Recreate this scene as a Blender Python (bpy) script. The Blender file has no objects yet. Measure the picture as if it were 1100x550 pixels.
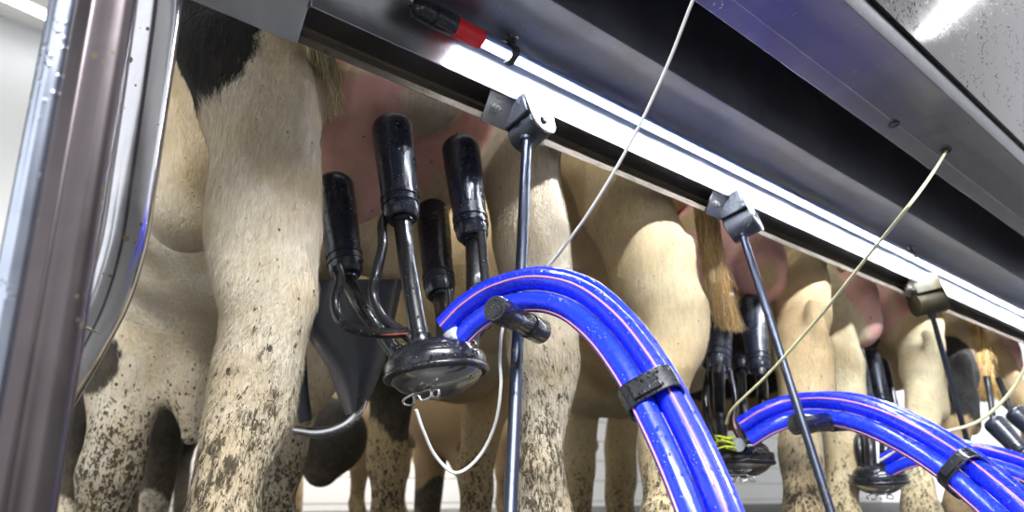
import bpy, math, random
import numpy as np
from mathutils import Vector, Matrix, noise as mnoise

rng = np.random.default_rng(7)
random.seed(7)
SC = bpy.context.scene
COL = SC.collection

# ------------------------------------------------------------------ camera
F = 850.0                       # focal length in pixels of the 1100 wide frame
CX, CY = 550.0, 275.0
PITCH = math.radians(16.699)
AZ = math.radians(46.495)       # the row of stalls (+X) lies this far right of the view
CAMZ = 1.05                     # pit floor is z = 0, the cows stand on the deck at z = 0.90
DECK = 0.90
cp, sp, ca, sa = math.cos(PITCH), math.sin(PITCH), math.cos(AZ), math.sin(AZ)
cam = bpy.data.cameras.new('camera')
camo = bpy.data.objects.new('camera', cam)
COL.objects.link(camo)
SC.camera = camo
cam.sensor_width = 36.0
cam.lens = 36.0 * F / 1100.0
cam.clip_start = 0.05
cam.dof.use_dof = True
cam.dof.focus_distance = 1.13
cam.dof.aperture_fstop = 5.0
_fw = Vector((ca * cp, sa * cp, sp))
_rt = Vector((sa, -ca, 0))
_up = _rt.cross(_fw)
camo.matrix_world = Matrix(((_rt.x, _up.x, -_fw.x, 0), (_rt.y, _up.y, -_fw.y, 0), (_rt.z, _up.z, -_fw.z, CAMZ), (0, 0, 0, 1)))


def ray(px, py):
    r = (px - CX) / F
    u = -(py - CY) / F
    fw = cp - sp * u
    return Vector((r * sa + fw * ca, -r * ca + fw * sa, sp + cp * u))


def PD(px, py, d):
    """point seen at (px, py), d metres deep"""
    v = ray(px, py) * d
    return Vector((v.x, v.y, v.z + CAMZ))


def PY(px, py, Y):
    """point seen at (px, py) on the upright plane y = Y"""
    v = ray(px, py)
    return PD(px, py, Y / v.y)


def depth(px, py, Y):
    return Y / ray(px, py).y


# ------------------------------------------------------------------ world, lights, exposure
SC.view_settings.view_transform = 'Standard'
SC.view_settings.look = 'None'
SC.view_settings.gamma = 1.0
SC.view_settings.use_curve_mapping = False
SC.view_settings.exposure = 0.18
W = bpy.data.worlds.new('world')
SC.world = W
W.use_nodes = True
W.node_tree.nodes['Background'].inputs[0].default_value = (0.94, 0.96, 1.0, 1)
W.node_tree.nodes['Background'].inputs[1].default_value = 1.35
LED_STRENGTH = 170.0


def area(name, loc, target, sx, sy, power, color=(1, 1, 1)):
    l = bpy.data.lights.new(name, 'AREA')
    l.shape = 'RECTANGLE'
    l.size, l.size_y, l.energy, l.color = sx, sy, power, color
    o = bpy.data.objects.new(name, l)
    COL.objects.link(o)
    o.location = loc
    o.rotation_euler = (Vector(target) - Vector(loc)).to_track_quat('-Z', 'Y').to_euler()
    return o


area('wall_fill_light', (2.5, 4.9, 2.9), (2.2, 6.6, 1.1), 7.0, 0.8, 230, (1, 0.98, 0.95))  # added area light that whitens the back wall
area('pit_fill_light', (-0.6, -1.2, 3.6), (1.3, 1.1, 1.3), 2.4, 0.5, 280, (0.95, 0.97, 1.0))  # added unseen fill from behind the camera, stands in for daylight on the cows

# ------------------------------------------------------------------ node helpers / materials
MATS = {}


class NT:
    def __init__(s, name):
        s.m = bpy.data.materials.new(name)
        s.m.use_nodes = True
        s.t = s.m.node_tree
        s.b = s.t.nodes['Principled BSDF']
        s.out = s.t.nodes['Material Output']
        MATS[name] = s.m

    def n(s, typ, **kw):
        nd = s.t.nodes.new(typ)
        for k, v in kw.items():
            setattr(nd, k, v)
        return nd

    def l(s, a, b):
        s.t.links.new(a, b)

    def set(s, **kw):
        names = dict(base='Base Color', rough='Roughness', metal='Metallic', coat='Coat Weight', coatr='Coat Roughness', sss='Subsurface Weight', trans='Transmission Weight', ior='IOR', emis='Emission Color', emiss='Emission Strength', sheen='Sheen Weight', spec='Specular IOR Level', alpha='Alpha')
        for k, v in kw.items():
            if isinstance(v, tuple) and len(v) == 3:
                v = v + (1,)
            s.b.inputs[names[k]].default_value = v
        return s

    def coord(s, scale=(1, 1, 1), kind='Object', rot=(0, 0, 0)):
        tc = s.n('ShaderNodeTexCoord')
        mp = s.n('ShaderNodeMapping')
        mp.inputs['Scale'].default_value = scale
        mp.inputs['Rotation'].default_value = rot
        s.l(tc.outputs[kind], mp.inputs[0])
        return mp.outputs[0]

    def geo(s, scale=(1, 1, 1)):
        g = s.n('ShaderNodeNewGeometry')
        mp = s.n('ShaderNodeMapping')
        mp.inputs['Scale'].default_value = scale
        s.l(g.outputs['Position'], mp.inputs[0])
        return mp.outputs[0]

    def noise(s, vec, scale, detail=4, rough=0.6, dist=0.0):
        n = s.n('ShaderNodeTexNoise')
        n.inputs['Scale'].default_value = scale
        n.inputs['Detail'].default_value = detail
        n.inputs['Roughness'].default_value = rough
        n.inputs['Distortion'].default_value = dist
        s.l(vec, n.inputs['Vector'])
        return n.outputs[0]

    def vor(s, vec, scale, out='Distance', rnd=1.0):
        n = s.n('ShaderNodeTexVoronoi')
        n.inputs['Scale'].default_value = scale
        n.inputs['Randomness'].default_value = rnd
        s.l(vec, n.inputs['Vector'])
        return n.outputs[out]

    def ramp(s, fac, stops):
        r = s.n('ShaderNodeValToRGB')
        e = r.color_ramp.elements
        while len(e) < len(stops):
            e.new(0.5)
        for i, (p, c) in enumerate(stops):
            e[i].position = p
            if not isinstance(c, tuple):
                c = (c, c, c)
            e[i].color = c + (1,) if len(c) == 3 else c
        s.l(fac, r.inputs[0])
        return r.outputs[0]

    def math(s, op, a, b=None, c=None, clamp=False):
        m = s.n('ShaderNodeMath', operation=op)
        m.use_clamp = clamp
        for i, v in enumerate((a, b, c)):
            if v is None:
                continue
            if isinstance(v, (int, float)):
                m.inputs[i].default_value = v
            else:
                s.l(v, m.inputs[i])
        return m.outputs[0]

    def mix(s, fac, a, b, mode='MIX'):
        m = s.n('ShaderNodeMix', data_type='RGBA', blend_type=mode)
        for sock, v in ((m.inputs[0], fac), (m.inputs[6], a), (m.inputs[7], b)):
            if isinstance(v, (int, float)):
                sock.default_value = v
            elif isinstance(v, tuple):
                sock.default_value = v + (1,) if len(v) == 3 else v
            else:
                s.l(v, sock)
        return m.outputs[2]

    def attr(s, name, out='Fac'):
        a = s.n('ShaderNodeAttribute', attribute_name=name)
        return a.outputs[out]

    def bump(s, h, strength=0.3, dist=0.01, prev=None):
        b = s.n('ShaderNodeBump')
        b.inputs['Strength'].default_value = strength
        b.inputs['Distance'].default_value = dist
        s.l(h, b.inputs['Height'])
        if prev is not None:
            s.l(prev, b.inputs['Normal'])
        return b.outputs[0]

    def to(s, out, name):
        s.l(out, s.b.inputs[name])


def hide_material(name, rooted):
    t = NT(name)

    def geo(scale=(1, 1, 1)):
        if not rooted:
            return t.geo(scale)
        mp = t.n('ShaderNodeMapping')
        mp.inputs['Scale'].default_value = scale
        t.l(t.attr('root_pos', 'Vector'), mp.inputs[0])
        return mp.outputs[0]
    w = geo()
    coat = t.attr('coat_tint', 'Color')
    fur = t.noise(geo((150, 150, 34)), 1.0, 5, 0.65, 0.5)
    fine = t.noise(w, 12.0, 5, 0.6, 0.4)
    edge = t.math('MULTIPLY', t.math('SUBTRACT', t.noise(geo((90, 90, 26)), 1.0, 4, 0.7), 0.5), 0.035)
    isb = t.ramp(t.math('ADD', t.math('MULTIPLY', t.math('ADD', t.attr('black_field'), edge), 30.0), 0.5, clamp=True), [(0.35, 0.0), (0.65, 1.0)])
    white = t.mix(t.math('MULTIPLY', fine, 0.9), coat, (0.93, 0.84, 0.66), 'MULTIPLY')
    white = t.mix(t.ramp(fur, [(0.36, 0.34), (0.60, 0.0)]), white, (0.40, 0.31, 0.20))
    white = t.mix(t.ramp(t.noise(w, 6.0, 4, 0.6), [(0.42, 0.0), (0.72, 0.75)]), white, (0.60, 0.44, 0.22))
    black = t.mix(t.ramp(fur, [(0.4, 0.0), (0.7, 1.0)]), (0.004, 0.004, 0.006), (0.016, 0.016, 0.021))
    hide = t.mix(isb, white, black)
    dirt = t.attr('dirt_amount')
    fl1 = t.noise(geo((150, 150, 95)), 1.0, 3, 0.62, 0.8)
    fl2 = t.noise(geo((42, 42, 26)), 1.0, 4, 0.65, 0.6)
    fl = t.math('ADD', t.math('MULTIPLY', fl1, 0.68), t.math('MULTIPLY', fl2, 0.32))
    thr = t.math('SUBTRACT', 0.690, t.math('MULTIPLY', dirt, 0.20))
    fm = t.math('MULTIPLY', t.math('SUBTRACT', fl, thr), 26.0, clamp=True)
    dv = t.vor(geo((1, 1, 0.7)), 48.0)
    dsp = t.math('LESS_THAN', t.math('ADD', dv, t.math('MULTIPLY', fl1, 0.25)), t.math('ADD', 0.20, t.math('MULTIPLY', t.math('SUBTRACT', dirt, 0.2), 0.22)))
    fm = t.math('MAXIMUM', fm, dsp)
    mudc = t.mix(t.noise(w, 80.0, 4), (0.018, 0.013, 0.007), (0.095, 0.070, 0.038))
    stain = t.mix(t.math('MULTIPLY', t.math('MULTIPLY', dirt, 0.62), t.ramp(fl2, [(0.3, 0.3), (0.7, 1.0)])), hide, (0.36, 0.29, 0.18))
    hide = t.mix(t.math('MULTIPLY', fm, 0.92), stain, mudc)
    pink = t.attr('skin_amount')
    sk = t.mix(t.noise(w, 18.0, 5, 0.6, 0.5), (0.66, 0.31, 0.26), (0.93, 0.58, 0.50))
    sk = t.mix(t.ramp(t.noise(w, 11.0, 4, 0.6, 1.2), [(0.55, 0.0), (0.78, 0.35)]), sk, (0.40, 0.22, 0.10))
    sk = t.mix(t.ramp(t.noise(w, 62.0, 2, 0.5), [(0.74, 0.0), (0.77, 0.9)]), sk, (0.04, 0.03, 0.03))
    res = t.mix(pink, hide, sk)
    if rooted:
        res = t.mix(1.0, res, t.attr('strand_shade', 'Color'), 'MULTIPLY')
    t.to(res, 'Base Color')
    t.to(t.math('SUBTRACT', 0.86, t.math('MULTIPLY', pink, 0.42)), 'Roughness')
    t.set(sheen=0.06, spec=0.30)
    t.b.inputs['Sheen Roughness'].default_value = 0.5
    if rooted:
        return
    hb = t.math('ADD', t.math('MULTIPLY', fur, t.math('SUBTRACT', 1.0, t.math('MULTIPLY', pink, 0.9))), t.math('MULTIPLY', fm, 0.35))
    b = t.bump(hb, 0.85, 0.006)
    b = t.bump(t.noise(w, 30.0, 4, 0.6), 0.35, 0.006, b)
    t.to(b, 'Normal')


def make_materials():
    # ---- stainless sheet, brushed along the row, water-spotted
    def steel(name, base, r0, r1, stretch=(2, 60, 60), drops=True, dirt=0.5, wav=0.25, tint=None, metal=1.0):
        t = NT(name)
        t.set(metal=1.0)
        v = t.geo(stretch)
        w = t.geo()
        n1 = t.noise(v, 3.0, 5, 0.65)
        n2 = t.noise(w, 9.0, 5, 0.6, 0.6)
        spots = t.vor(w, 75.0)
        big = t.noise(w, 26.0, 3, 0.5)
        sp_ = t.math('LESS_THAN', spots, t.math('MULTIPLY', t.math('SUBTRACT', big, 0.50, clamp=True), 1.5 * dirt))
        col = t.mix(t.ramp(n2, [(0.30, 0.0), (0.75, 1.0)]), tuple(c * 0.74 for c in base), base)
        if tint:
            col = t.mix(t.math('MULTIPLY', t.ramp(t.noise(w, 4.0, 4, 0.6, 1.0), [(0.52, 0.0), (0.66, 1.0)]), 0.7), col, tint)
        col = t.mix(sp_, col, (0.10, 0.075, 0.045))
        t.to(col, 'Base Color')
        t.to(t.math('SUBTRACT', metal, t.math('MULTIPLY', sp_, metal * 0.9)), 'Metallic')
        rr = t.math('ADD', t.math('MULTIPLY', t.math('ADD', n1, n2), (r1 - r0)), r0 - (r1 - r0) * 0.4)
        t.to(rr, 'Roughness')
        h = t.math('ADD', t.math('MULTIPLY', n1, 0.10), t.noise(w, 7.0, 3, 0.5))
        b = t.bump(h, wav, 0.004)
        if drops:
            dv = t.vor(w, 95.0)
            mask = t.ramp(t.noise(w, 15.0, 2, 0.5), [(0.45, 0.0), (0.6, 1.0)])
            dh = t.math('MULTIPLY', t.ramp(dv, [(0.0, 1.0), (0.32, 0.0)]), mask)
            b = t.bump(dh, 0.5, 0.0015, b)
        t.to(b, 'Normal')
        return t
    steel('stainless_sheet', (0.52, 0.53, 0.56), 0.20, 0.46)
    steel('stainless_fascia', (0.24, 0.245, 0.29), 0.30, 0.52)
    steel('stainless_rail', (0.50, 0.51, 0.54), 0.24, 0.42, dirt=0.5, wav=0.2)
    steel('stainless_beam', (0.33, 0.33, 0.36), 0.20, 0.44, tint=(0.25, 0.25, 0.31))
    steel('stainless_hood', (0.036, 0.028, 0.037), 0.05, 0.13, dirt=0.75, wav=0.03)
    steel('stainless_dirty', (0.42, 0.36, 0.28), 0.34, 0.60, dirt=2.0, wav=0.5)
    steel('stainless_channel_shaded', (0.16, 0.135, 0.105), 0.60, 0.90, dirt=1.6, wav=0.4, tint=(0.07, 0.06, 0.05), metal=0.2).set(spec=0.12)  # dirty channel steel, the trough's shade put into its darker base
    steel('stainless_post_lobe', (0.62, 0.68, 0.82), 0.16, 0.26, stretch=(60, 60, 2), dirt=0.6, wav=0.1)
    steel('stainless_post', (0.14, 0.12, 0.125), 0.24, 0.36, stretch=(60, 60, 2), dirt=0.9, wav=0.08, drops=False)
    steel('stainless_tube', (0.72, 0.72, 0.76), 0.10, 0.22, stretch=(40, 40, 3), dirt=0.8, wav=0.12, drops=False)
    steel('rod_steel', (0.10, 0.115, 0.16), 0.30, 0.46, stretch=(60, 60, 3), dirt=1.0, wav=0.2)
    steel('bolt_steel', (0.75, 0.75, 0.76), 0.18, 0.30, dirt=0.3, wav=0.1, drops=False)
    steel('bowl_steel', (0.42, 0.42, 0.43), 0.10, 0.26, stretch=(20, 20, 20), dirt=0.6, wav=0.3)

    # ---- rubbers and plastics
    def rubber(name, base, rough, wet=0.5, grime=0.15, gcol=(0.30, 0.28, 0.22), coat=0.4, drops=0.5):
        t = NT(name)
        w = t.geo()
        n = t.noise(w, 34.0, 5, 0.62, 0.8)
        g = t.ramp(t.noise(w, 60.0, 5, 0.7, 0.4), [(0.60, 0.0), (0.70, 1.0)])
        g2 = t.ramp(t.noise(w, 9.0, 2, 0.5), [(0.42, 0.0), (0.62, 1.0)])
        gm = t.math('MULTIPLY', t.math('MULTIPLY', g, g2), grime)
        t.to(t.mix(gm, base, gcol), 'Base Color')
        t.to(t.math('ADD', t.math('MULTIPLY', n, 0.35), rough - 0.17, clamp=True), 'Roughness')
        t.set(coat=coat, coatr=0.08)
        b = t.bump(t.noise(w, 45.0, 4, 0.6), wet * 0.25, 0.003)
        dv = t.vor(w, 150.0)
        dh = t.math('MULTIPLY', t.ramp(dv, [(0.0, 1.0), (0.34, 0.0)]), t.ramp(t.noise(w, 30.0, 2, 0.5), [(0.42, 0.0), (0.56, 1.0)]))
        b = t.bump(dh, min(1.0, drops * 1.8), 0.0035, b)
        t.to(b, 'Normal')
        return t
    rubber('black_shell', (0.016, 0.021, 0.040), 0.30, grime=0.6, wet=1.2)
    rubber('black_rubber', (0.010, 0.011, 0.015), 0.34, grime=0.5)
    rubber('black_plastic', (0.010, 0.012, 0.018), 0.26, grime=0.5)
    rubber('cap_black', (0.012, 0.013, 0.018), 0.22, grime=0.08)
    rubber('dark_hinge', (0.045, 0.05, 0.065), 0.42, grime=0.3, coat=0.1)
    rubber('dirty_hinge', (0.05, 0.042, 0.02), 0.6, grime=1.0, gcol=(0.42, 0.30, 0.12), coat=0.2)
    rubber('red_rubber', (0.85, 0.02, 0.03), 0.42, grime=0.05, coat=0.15, drops=0.2)
    rubber('blue_hose', (0.008, 0.026, 0.80), 0.28, grime=0.03, coat=0.5, drops=0.35, wet=0.35)
    rubber('blue_hose_lower', (0.010, 0.036, 0.86), 0.28, grime=0.03, coat=0.5, drops=0.35, wet=0.35)
    rubber('pink_stripe', (0.72, 0.30, 0.36), 0.4, grime=0.1, coat=0.2, drops=0.1)
    rubber('red_stripe', (0.50, 0.09, 0.05), 0.4, grime=0.1, coat=0.2, drops=0.1)
    rubber('white_cord', (0.80, 0.80, 0.76), 0.5, grime=0.4, coat=0.0, drops=0.0)
    rubber('yellow_cord', (0.70, 0.68, 0.40), 0.5, grime=0.4, coat=0.0, drops=0.0)
    rubber('yellow_ring', (0.62, 0.72, 0.04), 0.4, grime=0.3, coat=0.1)
    rubber('grey_plastic', (0.055, 0.06, 0.075), 0.40, grime=0.3, coat=0.1, drops=0.1)
    rubber('clear_fitting', (0.42, 0.46, 0.52), 0.25, grime=0.2, coat=0.6)
    rubber('hole_rubber', (0.006, 0.006, 0.007), 0.5, grime=0.2)

    # ---- lamp tube
    t = NT('lamp_tube_clear')
    tr = t.n('ShaderNodeBsdfTransparent')
    tr.inputs[0].default_value = (0.93, 0.96, 1.0, 1)
    gl = t.n('ShaderNodeBsdfGlossy')
    gl.inputs['Roughness'].default_value = 0.12
    lw = t.n('ShaderNodeLayerWeight')
    lw.inputs[0].default_value = 0.35
    mx = t.n('ShaderNodeMixShader')
    t.l(t.math('MULTIPLY', lw.outputs['Fresnel'], 0.6), mx.inputs[0])
    t.l(tr.outputs[0], mx.inputs[1])
    t.l(gl.outputs[0], mx.inputs[2])
    t.l(mx.outputs[0], t.out.inputs[0])
    t = NT('lamp_profile')
    w = t.geo()
    t.to(t.mix(t.noise(t.geo((3, 60, 60)), 5.0, 4), (0.22, 0.32, 0.62), (0.42, 0.52, 0.80)), 'Base Color')
    t.set(metal=0.6, rough=0.35)
    t = NT('led_light')
    t.set(base=(1, 1, 1), emis=(0.96, 0.98, 1.0), emiss=LED_STRENGTH)
    t = NT('ceiling_lamp_light')
    t.set(base=(1, 1, 1), emis=(1, 1, 1), emiss=22.0)

    # ---- building
    t = NT('concrete')
    w = t.geo()
    t.to(t.mix(t.noise(w, 3.0, 7, 0.65), (0.045, 0.043, 0.040), (0.13, 0.125, 0.115)), 'Base Color')
    t.set(rough=0.5)
    t.to(t.bump(t.noise(w, 40.0, 4), 0.4, 0.004), 'Normal')
    t = NT('white_cladding')
    w = t.geo()
    z = t.n('ShaderNodeSeparateXYZ')
    t.l(w, z.inputs[0])
    fr = t.math('FRACT', t.math('MULTIPLY', z.outputs[2], 4.2))
    gr = t.math('MULTIPLY', t.math('LESS_THAN', fr, 0.05), t.math('LESS_THAN', z.outputs[2], 2.1))
    t.to(t.mix(t.math('GREATER_THAN', z.outputs[2], 2.35), t.mix(gr, t.mix(t.noise(w, 2.0, 4), (0.84, 0.83, 0.81), (0.90, 0.89, 0.87)), (0.44, 0.42, 0.38)), (0.30, 0.31, 0.315)), 'Base Color')
    t.to(t.bump(gr, 0.6, -0.01), 'Normal')
    t.set(rough=0.45)
    t = NT('ceiling_panel')
    t.to(t.mix(t.noise(t.geo(), 1.5, 4), (0.60, 0.62, 0.62), (0.68, 0.70, 0.70)), 'Base Color')
    t.set(rough=0.5)

    # ---- hide (reads the signed fields stored on the mesh)
    hide_material('cow_hide', False)
    hide_material('hide_hair', True)
    t = NT('coat_hair')
    t.to(t.attr('strand_color', 'Color'), 'Base Color')
    t.set(rough=0.65, spec=0.3, sheen=0.2)
    t = NT('hoof')
    t.to(t.mix(t.noise(t.geo((1, 1, 5)), 30.0, 4), (0.03, 0.025, 0.02), (0.12, 0.095, 0.06)), 'Base Color')
    t.set(rough=0.5)


make_materials()


# ------------------------------------------------------------------ object helpers
def empty(name, loc, label=None, cat=None, group=None):
    o = bpy.data.objects.new(name, None)
    COL.objects.link(o)
    o.location = loc
    o.empty_display_size = 0.05
    tag(o, label, cat, group)
    return o


def tag(o, label=None, cat=None, group=None, kind=None):
    if label:
        o['label'] = label
    if cat:
        o['category'] = cat
    if group:
        o['group'] = group
    if kind:
        o['kind'] = kind
    return o


def root_loc(p):
    v = Vector((0, 0, 0))
    while p is not None:
        v += p.location
        p = p.parent
    return v


class MB:
    """collects shapes in world coordinates, links them as ONE mesh object"""

    def __init__(s):
        s.v, s.f, s.fm, s.cm = [], [], [], 0

    def add(s, verts, faces):
        b = len(s.v)
        s.v += [tuple(v) for v in verts]
        s.f += [tuple(i + b for i in f) for f in faces]
        s.fm += [s.cm] * len(faces)
        return s

    def tube(s, pts, rad, seg=14, res=8, cap=True, closed=False, smooth=True):
        pts = [Vector(p) for p in pts]
        n = len(pts)
        rads = rad if isinstance(rad, (list, tuple)) else [rad] * n
        P, R = [], []
        if smooth and n > 2:
            rng_ = range(n) if closed else range(n - 1)
            for i in rng_:
                if closed:
                    p0, p1, p2, p3 = pts[i - 1], pts[i], pts[(i + 1) % n], pts[(i + 2) % n]
                    r1, r2 = rads[i], rads[(i + 1) % n]
                else:
                    p1, p2 = pts[i], pts[i + 1]
                    p0 = pts[i - 1] if i else p1 * 2 - p2
                    p3 = pts[i + 2] if i + 2 < n else p2 * 2 - p1
                    r1, r2 = rads[i], rads[i + 1]
                for k in range(res):
                    t = k / res
                    P.append(0.5 * ((2 * p1) + (p2 - p0) * t + (2 * p0 - 5 * p1 + 4 * p2 - p3) * t * t + (3 * p1 - p0 - 3 * p2 + p3) * t ** 3))
                    R.append(r1 + (r2 - r1) * t)
            if not closed:
                P.append(pts[-1])
                R.append(rads[-1])
        else:
            P, R = pts, list(rads)
        m = len(P)
        fr = []
        up = None
        for i in range(m):
            if closed:
                T = (P[(i + 1) % m] - P[i - 1]).normalized()
            else:
                T = (P[min(i + 1, m - 1)] - P[max(i - 1, 0)]).normalized()
            if up is None:
                up = T.orthogonal().normalized()
            up = (up - T * up.dot(T)).normalized()
            fr.append((up.copy(), T.cross(up)))
        V = []
        for i in range(m):
            u, w = fr[i]
            for k in range(seg):
                a = 2 * math.pi * k / seg
                V.append(P[i] + (u * math.cos(a) + w * math.sin(a)) * R[i])
        Fc = []
        for i in range(m if closed else m - 1):
            j = (i + 1) % m
            for k in range(seg):
                k2 = (k + 1) % seg
                Fc.append((i * seg + k, i * seg + k2, j * seg + k2, j * seg + k))
        if cap and not closed:
            Fc.append(tuple(range(seg))[::-1])
            Fc.append(tuple((m - 1) * seg + k for k in range(seg)))
        return s.add(V, Fc)

    def lathe(s, a, b, prof, seg=28, caps=True):
        """prof: (t along a->b in metres, radius)"""
        a, b = Vector(a), Vector(b)
        T = (b - a).normalized()
        u = T.orthogonal().normalized()
        w = T.cross(u)
        V = []
        for t, r in prof:
            for k in range(seg):
                an = 2 * math.pi * k / seg
                V.append(a + T * t + (u * math.cos(an) + w * math.sin(an)) * max(r, 1e-5))
        Fc = []
        for i in range(len(prof) - 1):
            for k in range(seg):
                k2 = (k + 1) % seg
                Fc.append((i * seg + k, i * seg + k2, (i + 1) * seg + k2, (i + 1) * seg + k))
        if caps:
            Fc.append(tuple(range(seg))[::-1])
            Fc.append(tuple((len(prof) - 1) * seg + k for k in range(seg)))
        return s.add(V, Fc)

    def prism(s, poly, a, b, u, w):
        """2-D polygon (in directions u, w) swept from a to b"""
        a, b, u, w = Vector(a), Vector(b), Vector(u), Vector(w)
        n = len(poly)
        V = [a + u * p[0] + w * p[1] for p in poly] + [b + u * p[0] + w * p[1] for p in poly]
        Fc = [(i, (i + 1) % n, n + (i + 1) % n, n + i) for i in range(n)]
        Fc += [tuple(range(n))[::-1], tuple(range(n, 2 * n))]
        return s.add(V, Fc)

    def box(s, c, size, ax=(1, 0, 0), ay=(0, 1, 0)):
        ax, ay = Vector(ax).normalized(), Vector(ay)
        ay = (ay - ax * ay.dot(ax)).normalized()
        az = ax.cross(ay)
        hx, hy = size[0] / 2, size[1] / 2
        c = Vector(c)
        return s.prism([(-hx, -hy), (hx, -hy), (hx, hy), (-hx, hy)], c - az * size[2] / 2, c + az * size[2] / 2, ax, ay)

    def build(s, name, mat, parent=None, bevel=0.0, smooth=True, seg=2, label=None, kind=None):
        loc = Vector((0, 0, 0))
        if parent is None:
            arr = np.array(s.v)
            lo, hi = arr.min(0), arr.max(0)
            loc = Vector(((lo[0] + hi[0]) / 2, (lo[1] + hi[1]) / 2, lo[2]))
            off = loc
        else:
            off = root_loc(parent)
        me = bpy.data.meshes.new(name)
        me.from_pydata([tuple(Vector(v) - off) for v in s.v], [], s.f)
        for mm in (mat if isinstance(mat, (list, tuple)) else [mat]):
            me.materials.append(MATS[mm])
        if s.cm:
            me.polygons.foreach_set('material_index', s.fm)
        me.validate()
        import bmesh
        bm = bmesh.new()
        bm.from_mesh(me)
        bmesh.ops.recalc_face_normals(bm, faces=bm.faces)
        bm.to_mesh(me)
        bm.free()
        if smooth:
            me.polygons.foreach_set('use_smooth', [True] * len(me.polygons))
            try:
                me.set_sharp_from_angle(angle=math.radians(38))
            except Exception:
                pass
        o = bpy.data.objects.new(name, me)
        COL.objects.link(o)
        if parent is None:
            o.location = loc
        else:
            o.parent = parent
        if bevel:
            md = o.modifiers.new('bevel', 'BEVEL')
            md.width, md.segments, md.limit_method = bevel, seg, 'ANGLE'
            md.angle_limit = math.radians(35)
        if label:
            o['label'] = label
        if kind:
            o['kind'] = kind
        return o


def sheet(profile, thick):
    """open (y, z) line turned into a closed polygon of the given thickness"""
    pts = [Vector((p[0], p[1])) for p in profile]
    L, R = [], []
    for i, p in enumerate(pts):
        d1 = (pts[i] - pts[i - 1]).normalized() if i else None
        d2 = (pts[i + 1] - pts[i]).normalized() if i + 1 < len(pts) else None
        d1 = d1 or d2
        d2 = d2 or d1
        n1, n2 = Vector((-d1.y, d1.x)), Vector((-d2.y, d2.x))
        n = (n1 + n2).normalized()
        k = min(1.0 / max(n.dot(n1), 0.4), 2.0)
        L.append(tuple(p))
        R.append(tuple(p + n * thick * k))
    return L + R[::-1]


# ------------------------------------------------------------------ the building
def structure():
    def slab(name, x0, x1, y0, y1, z0, z1, m):
        o = MB().box(((x0 + x1) / 2, (y0 + y1) / 2, (z0 + z1) / 2), (x1 - x0, y1 - y0, z1 - z0)).build(name, m, smooth=False)
        tag(o, kind='structure')
        return o
    slab('floor', -6, 16, -5, 0.70, -0.1, 0.0, 'concrete')
    slab('floor_deck', -6, 16, 0.70, 6.6, 0.0, DECK, 'concrete')
    slab('wall_back', -6, 16, 6.6, 6.8, 0.0, 4.6, 'white_cladding')
    slab('wall_front', -6, 16, -5.2, -5.0, 0.0, 4.6, 'white_cladding')
    slab('ceiling', -6, 16, -1.0, 6.8, 4.6, 4.7, 'ceiling_panel')
    slab('ceiling_eave', -6, 16, -5.2, -4.3, 4.6, 4.7, 'ceiling_panel')
    return


structure()


def ceiling_lamp(x, y, L, label, ang=0):
    r = empty('ceiling_lamp', (x, y, 4.5), label, 'lamp')
    ax = Vector((math.cos(ang), math.sin(ang), 0))
    ay = Vector((-ax.y, ax.x, 0))
    MB().prism([(-0.09, 0.1), (-0.06, 0.0), (0.06, 0.0), (0.09, 0.1)], Vector((x, y, 4.5)) - ax * L / 2, Vector((x, y, 4.5)) + ax * L / 2, ay, (0, 0, 1)).build('lamp_housing', 'ceiling_panel', r)
    MB().box((x, y, 4.49), (L * 0.96, 0.10, 0.02), ax, ay).build('diffuser', 'ceiling_lamp_light', r)


# ------------------------------------------------------------------ the overhead steel (rail, fascia, near beam, hood)
def z_(y, elev):
    return CAMZ + y * math.tan(math.radians(elev))


XE = PY(319, 44, 0.93).x        # where the open channel starts
XR = 13.0


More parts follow.
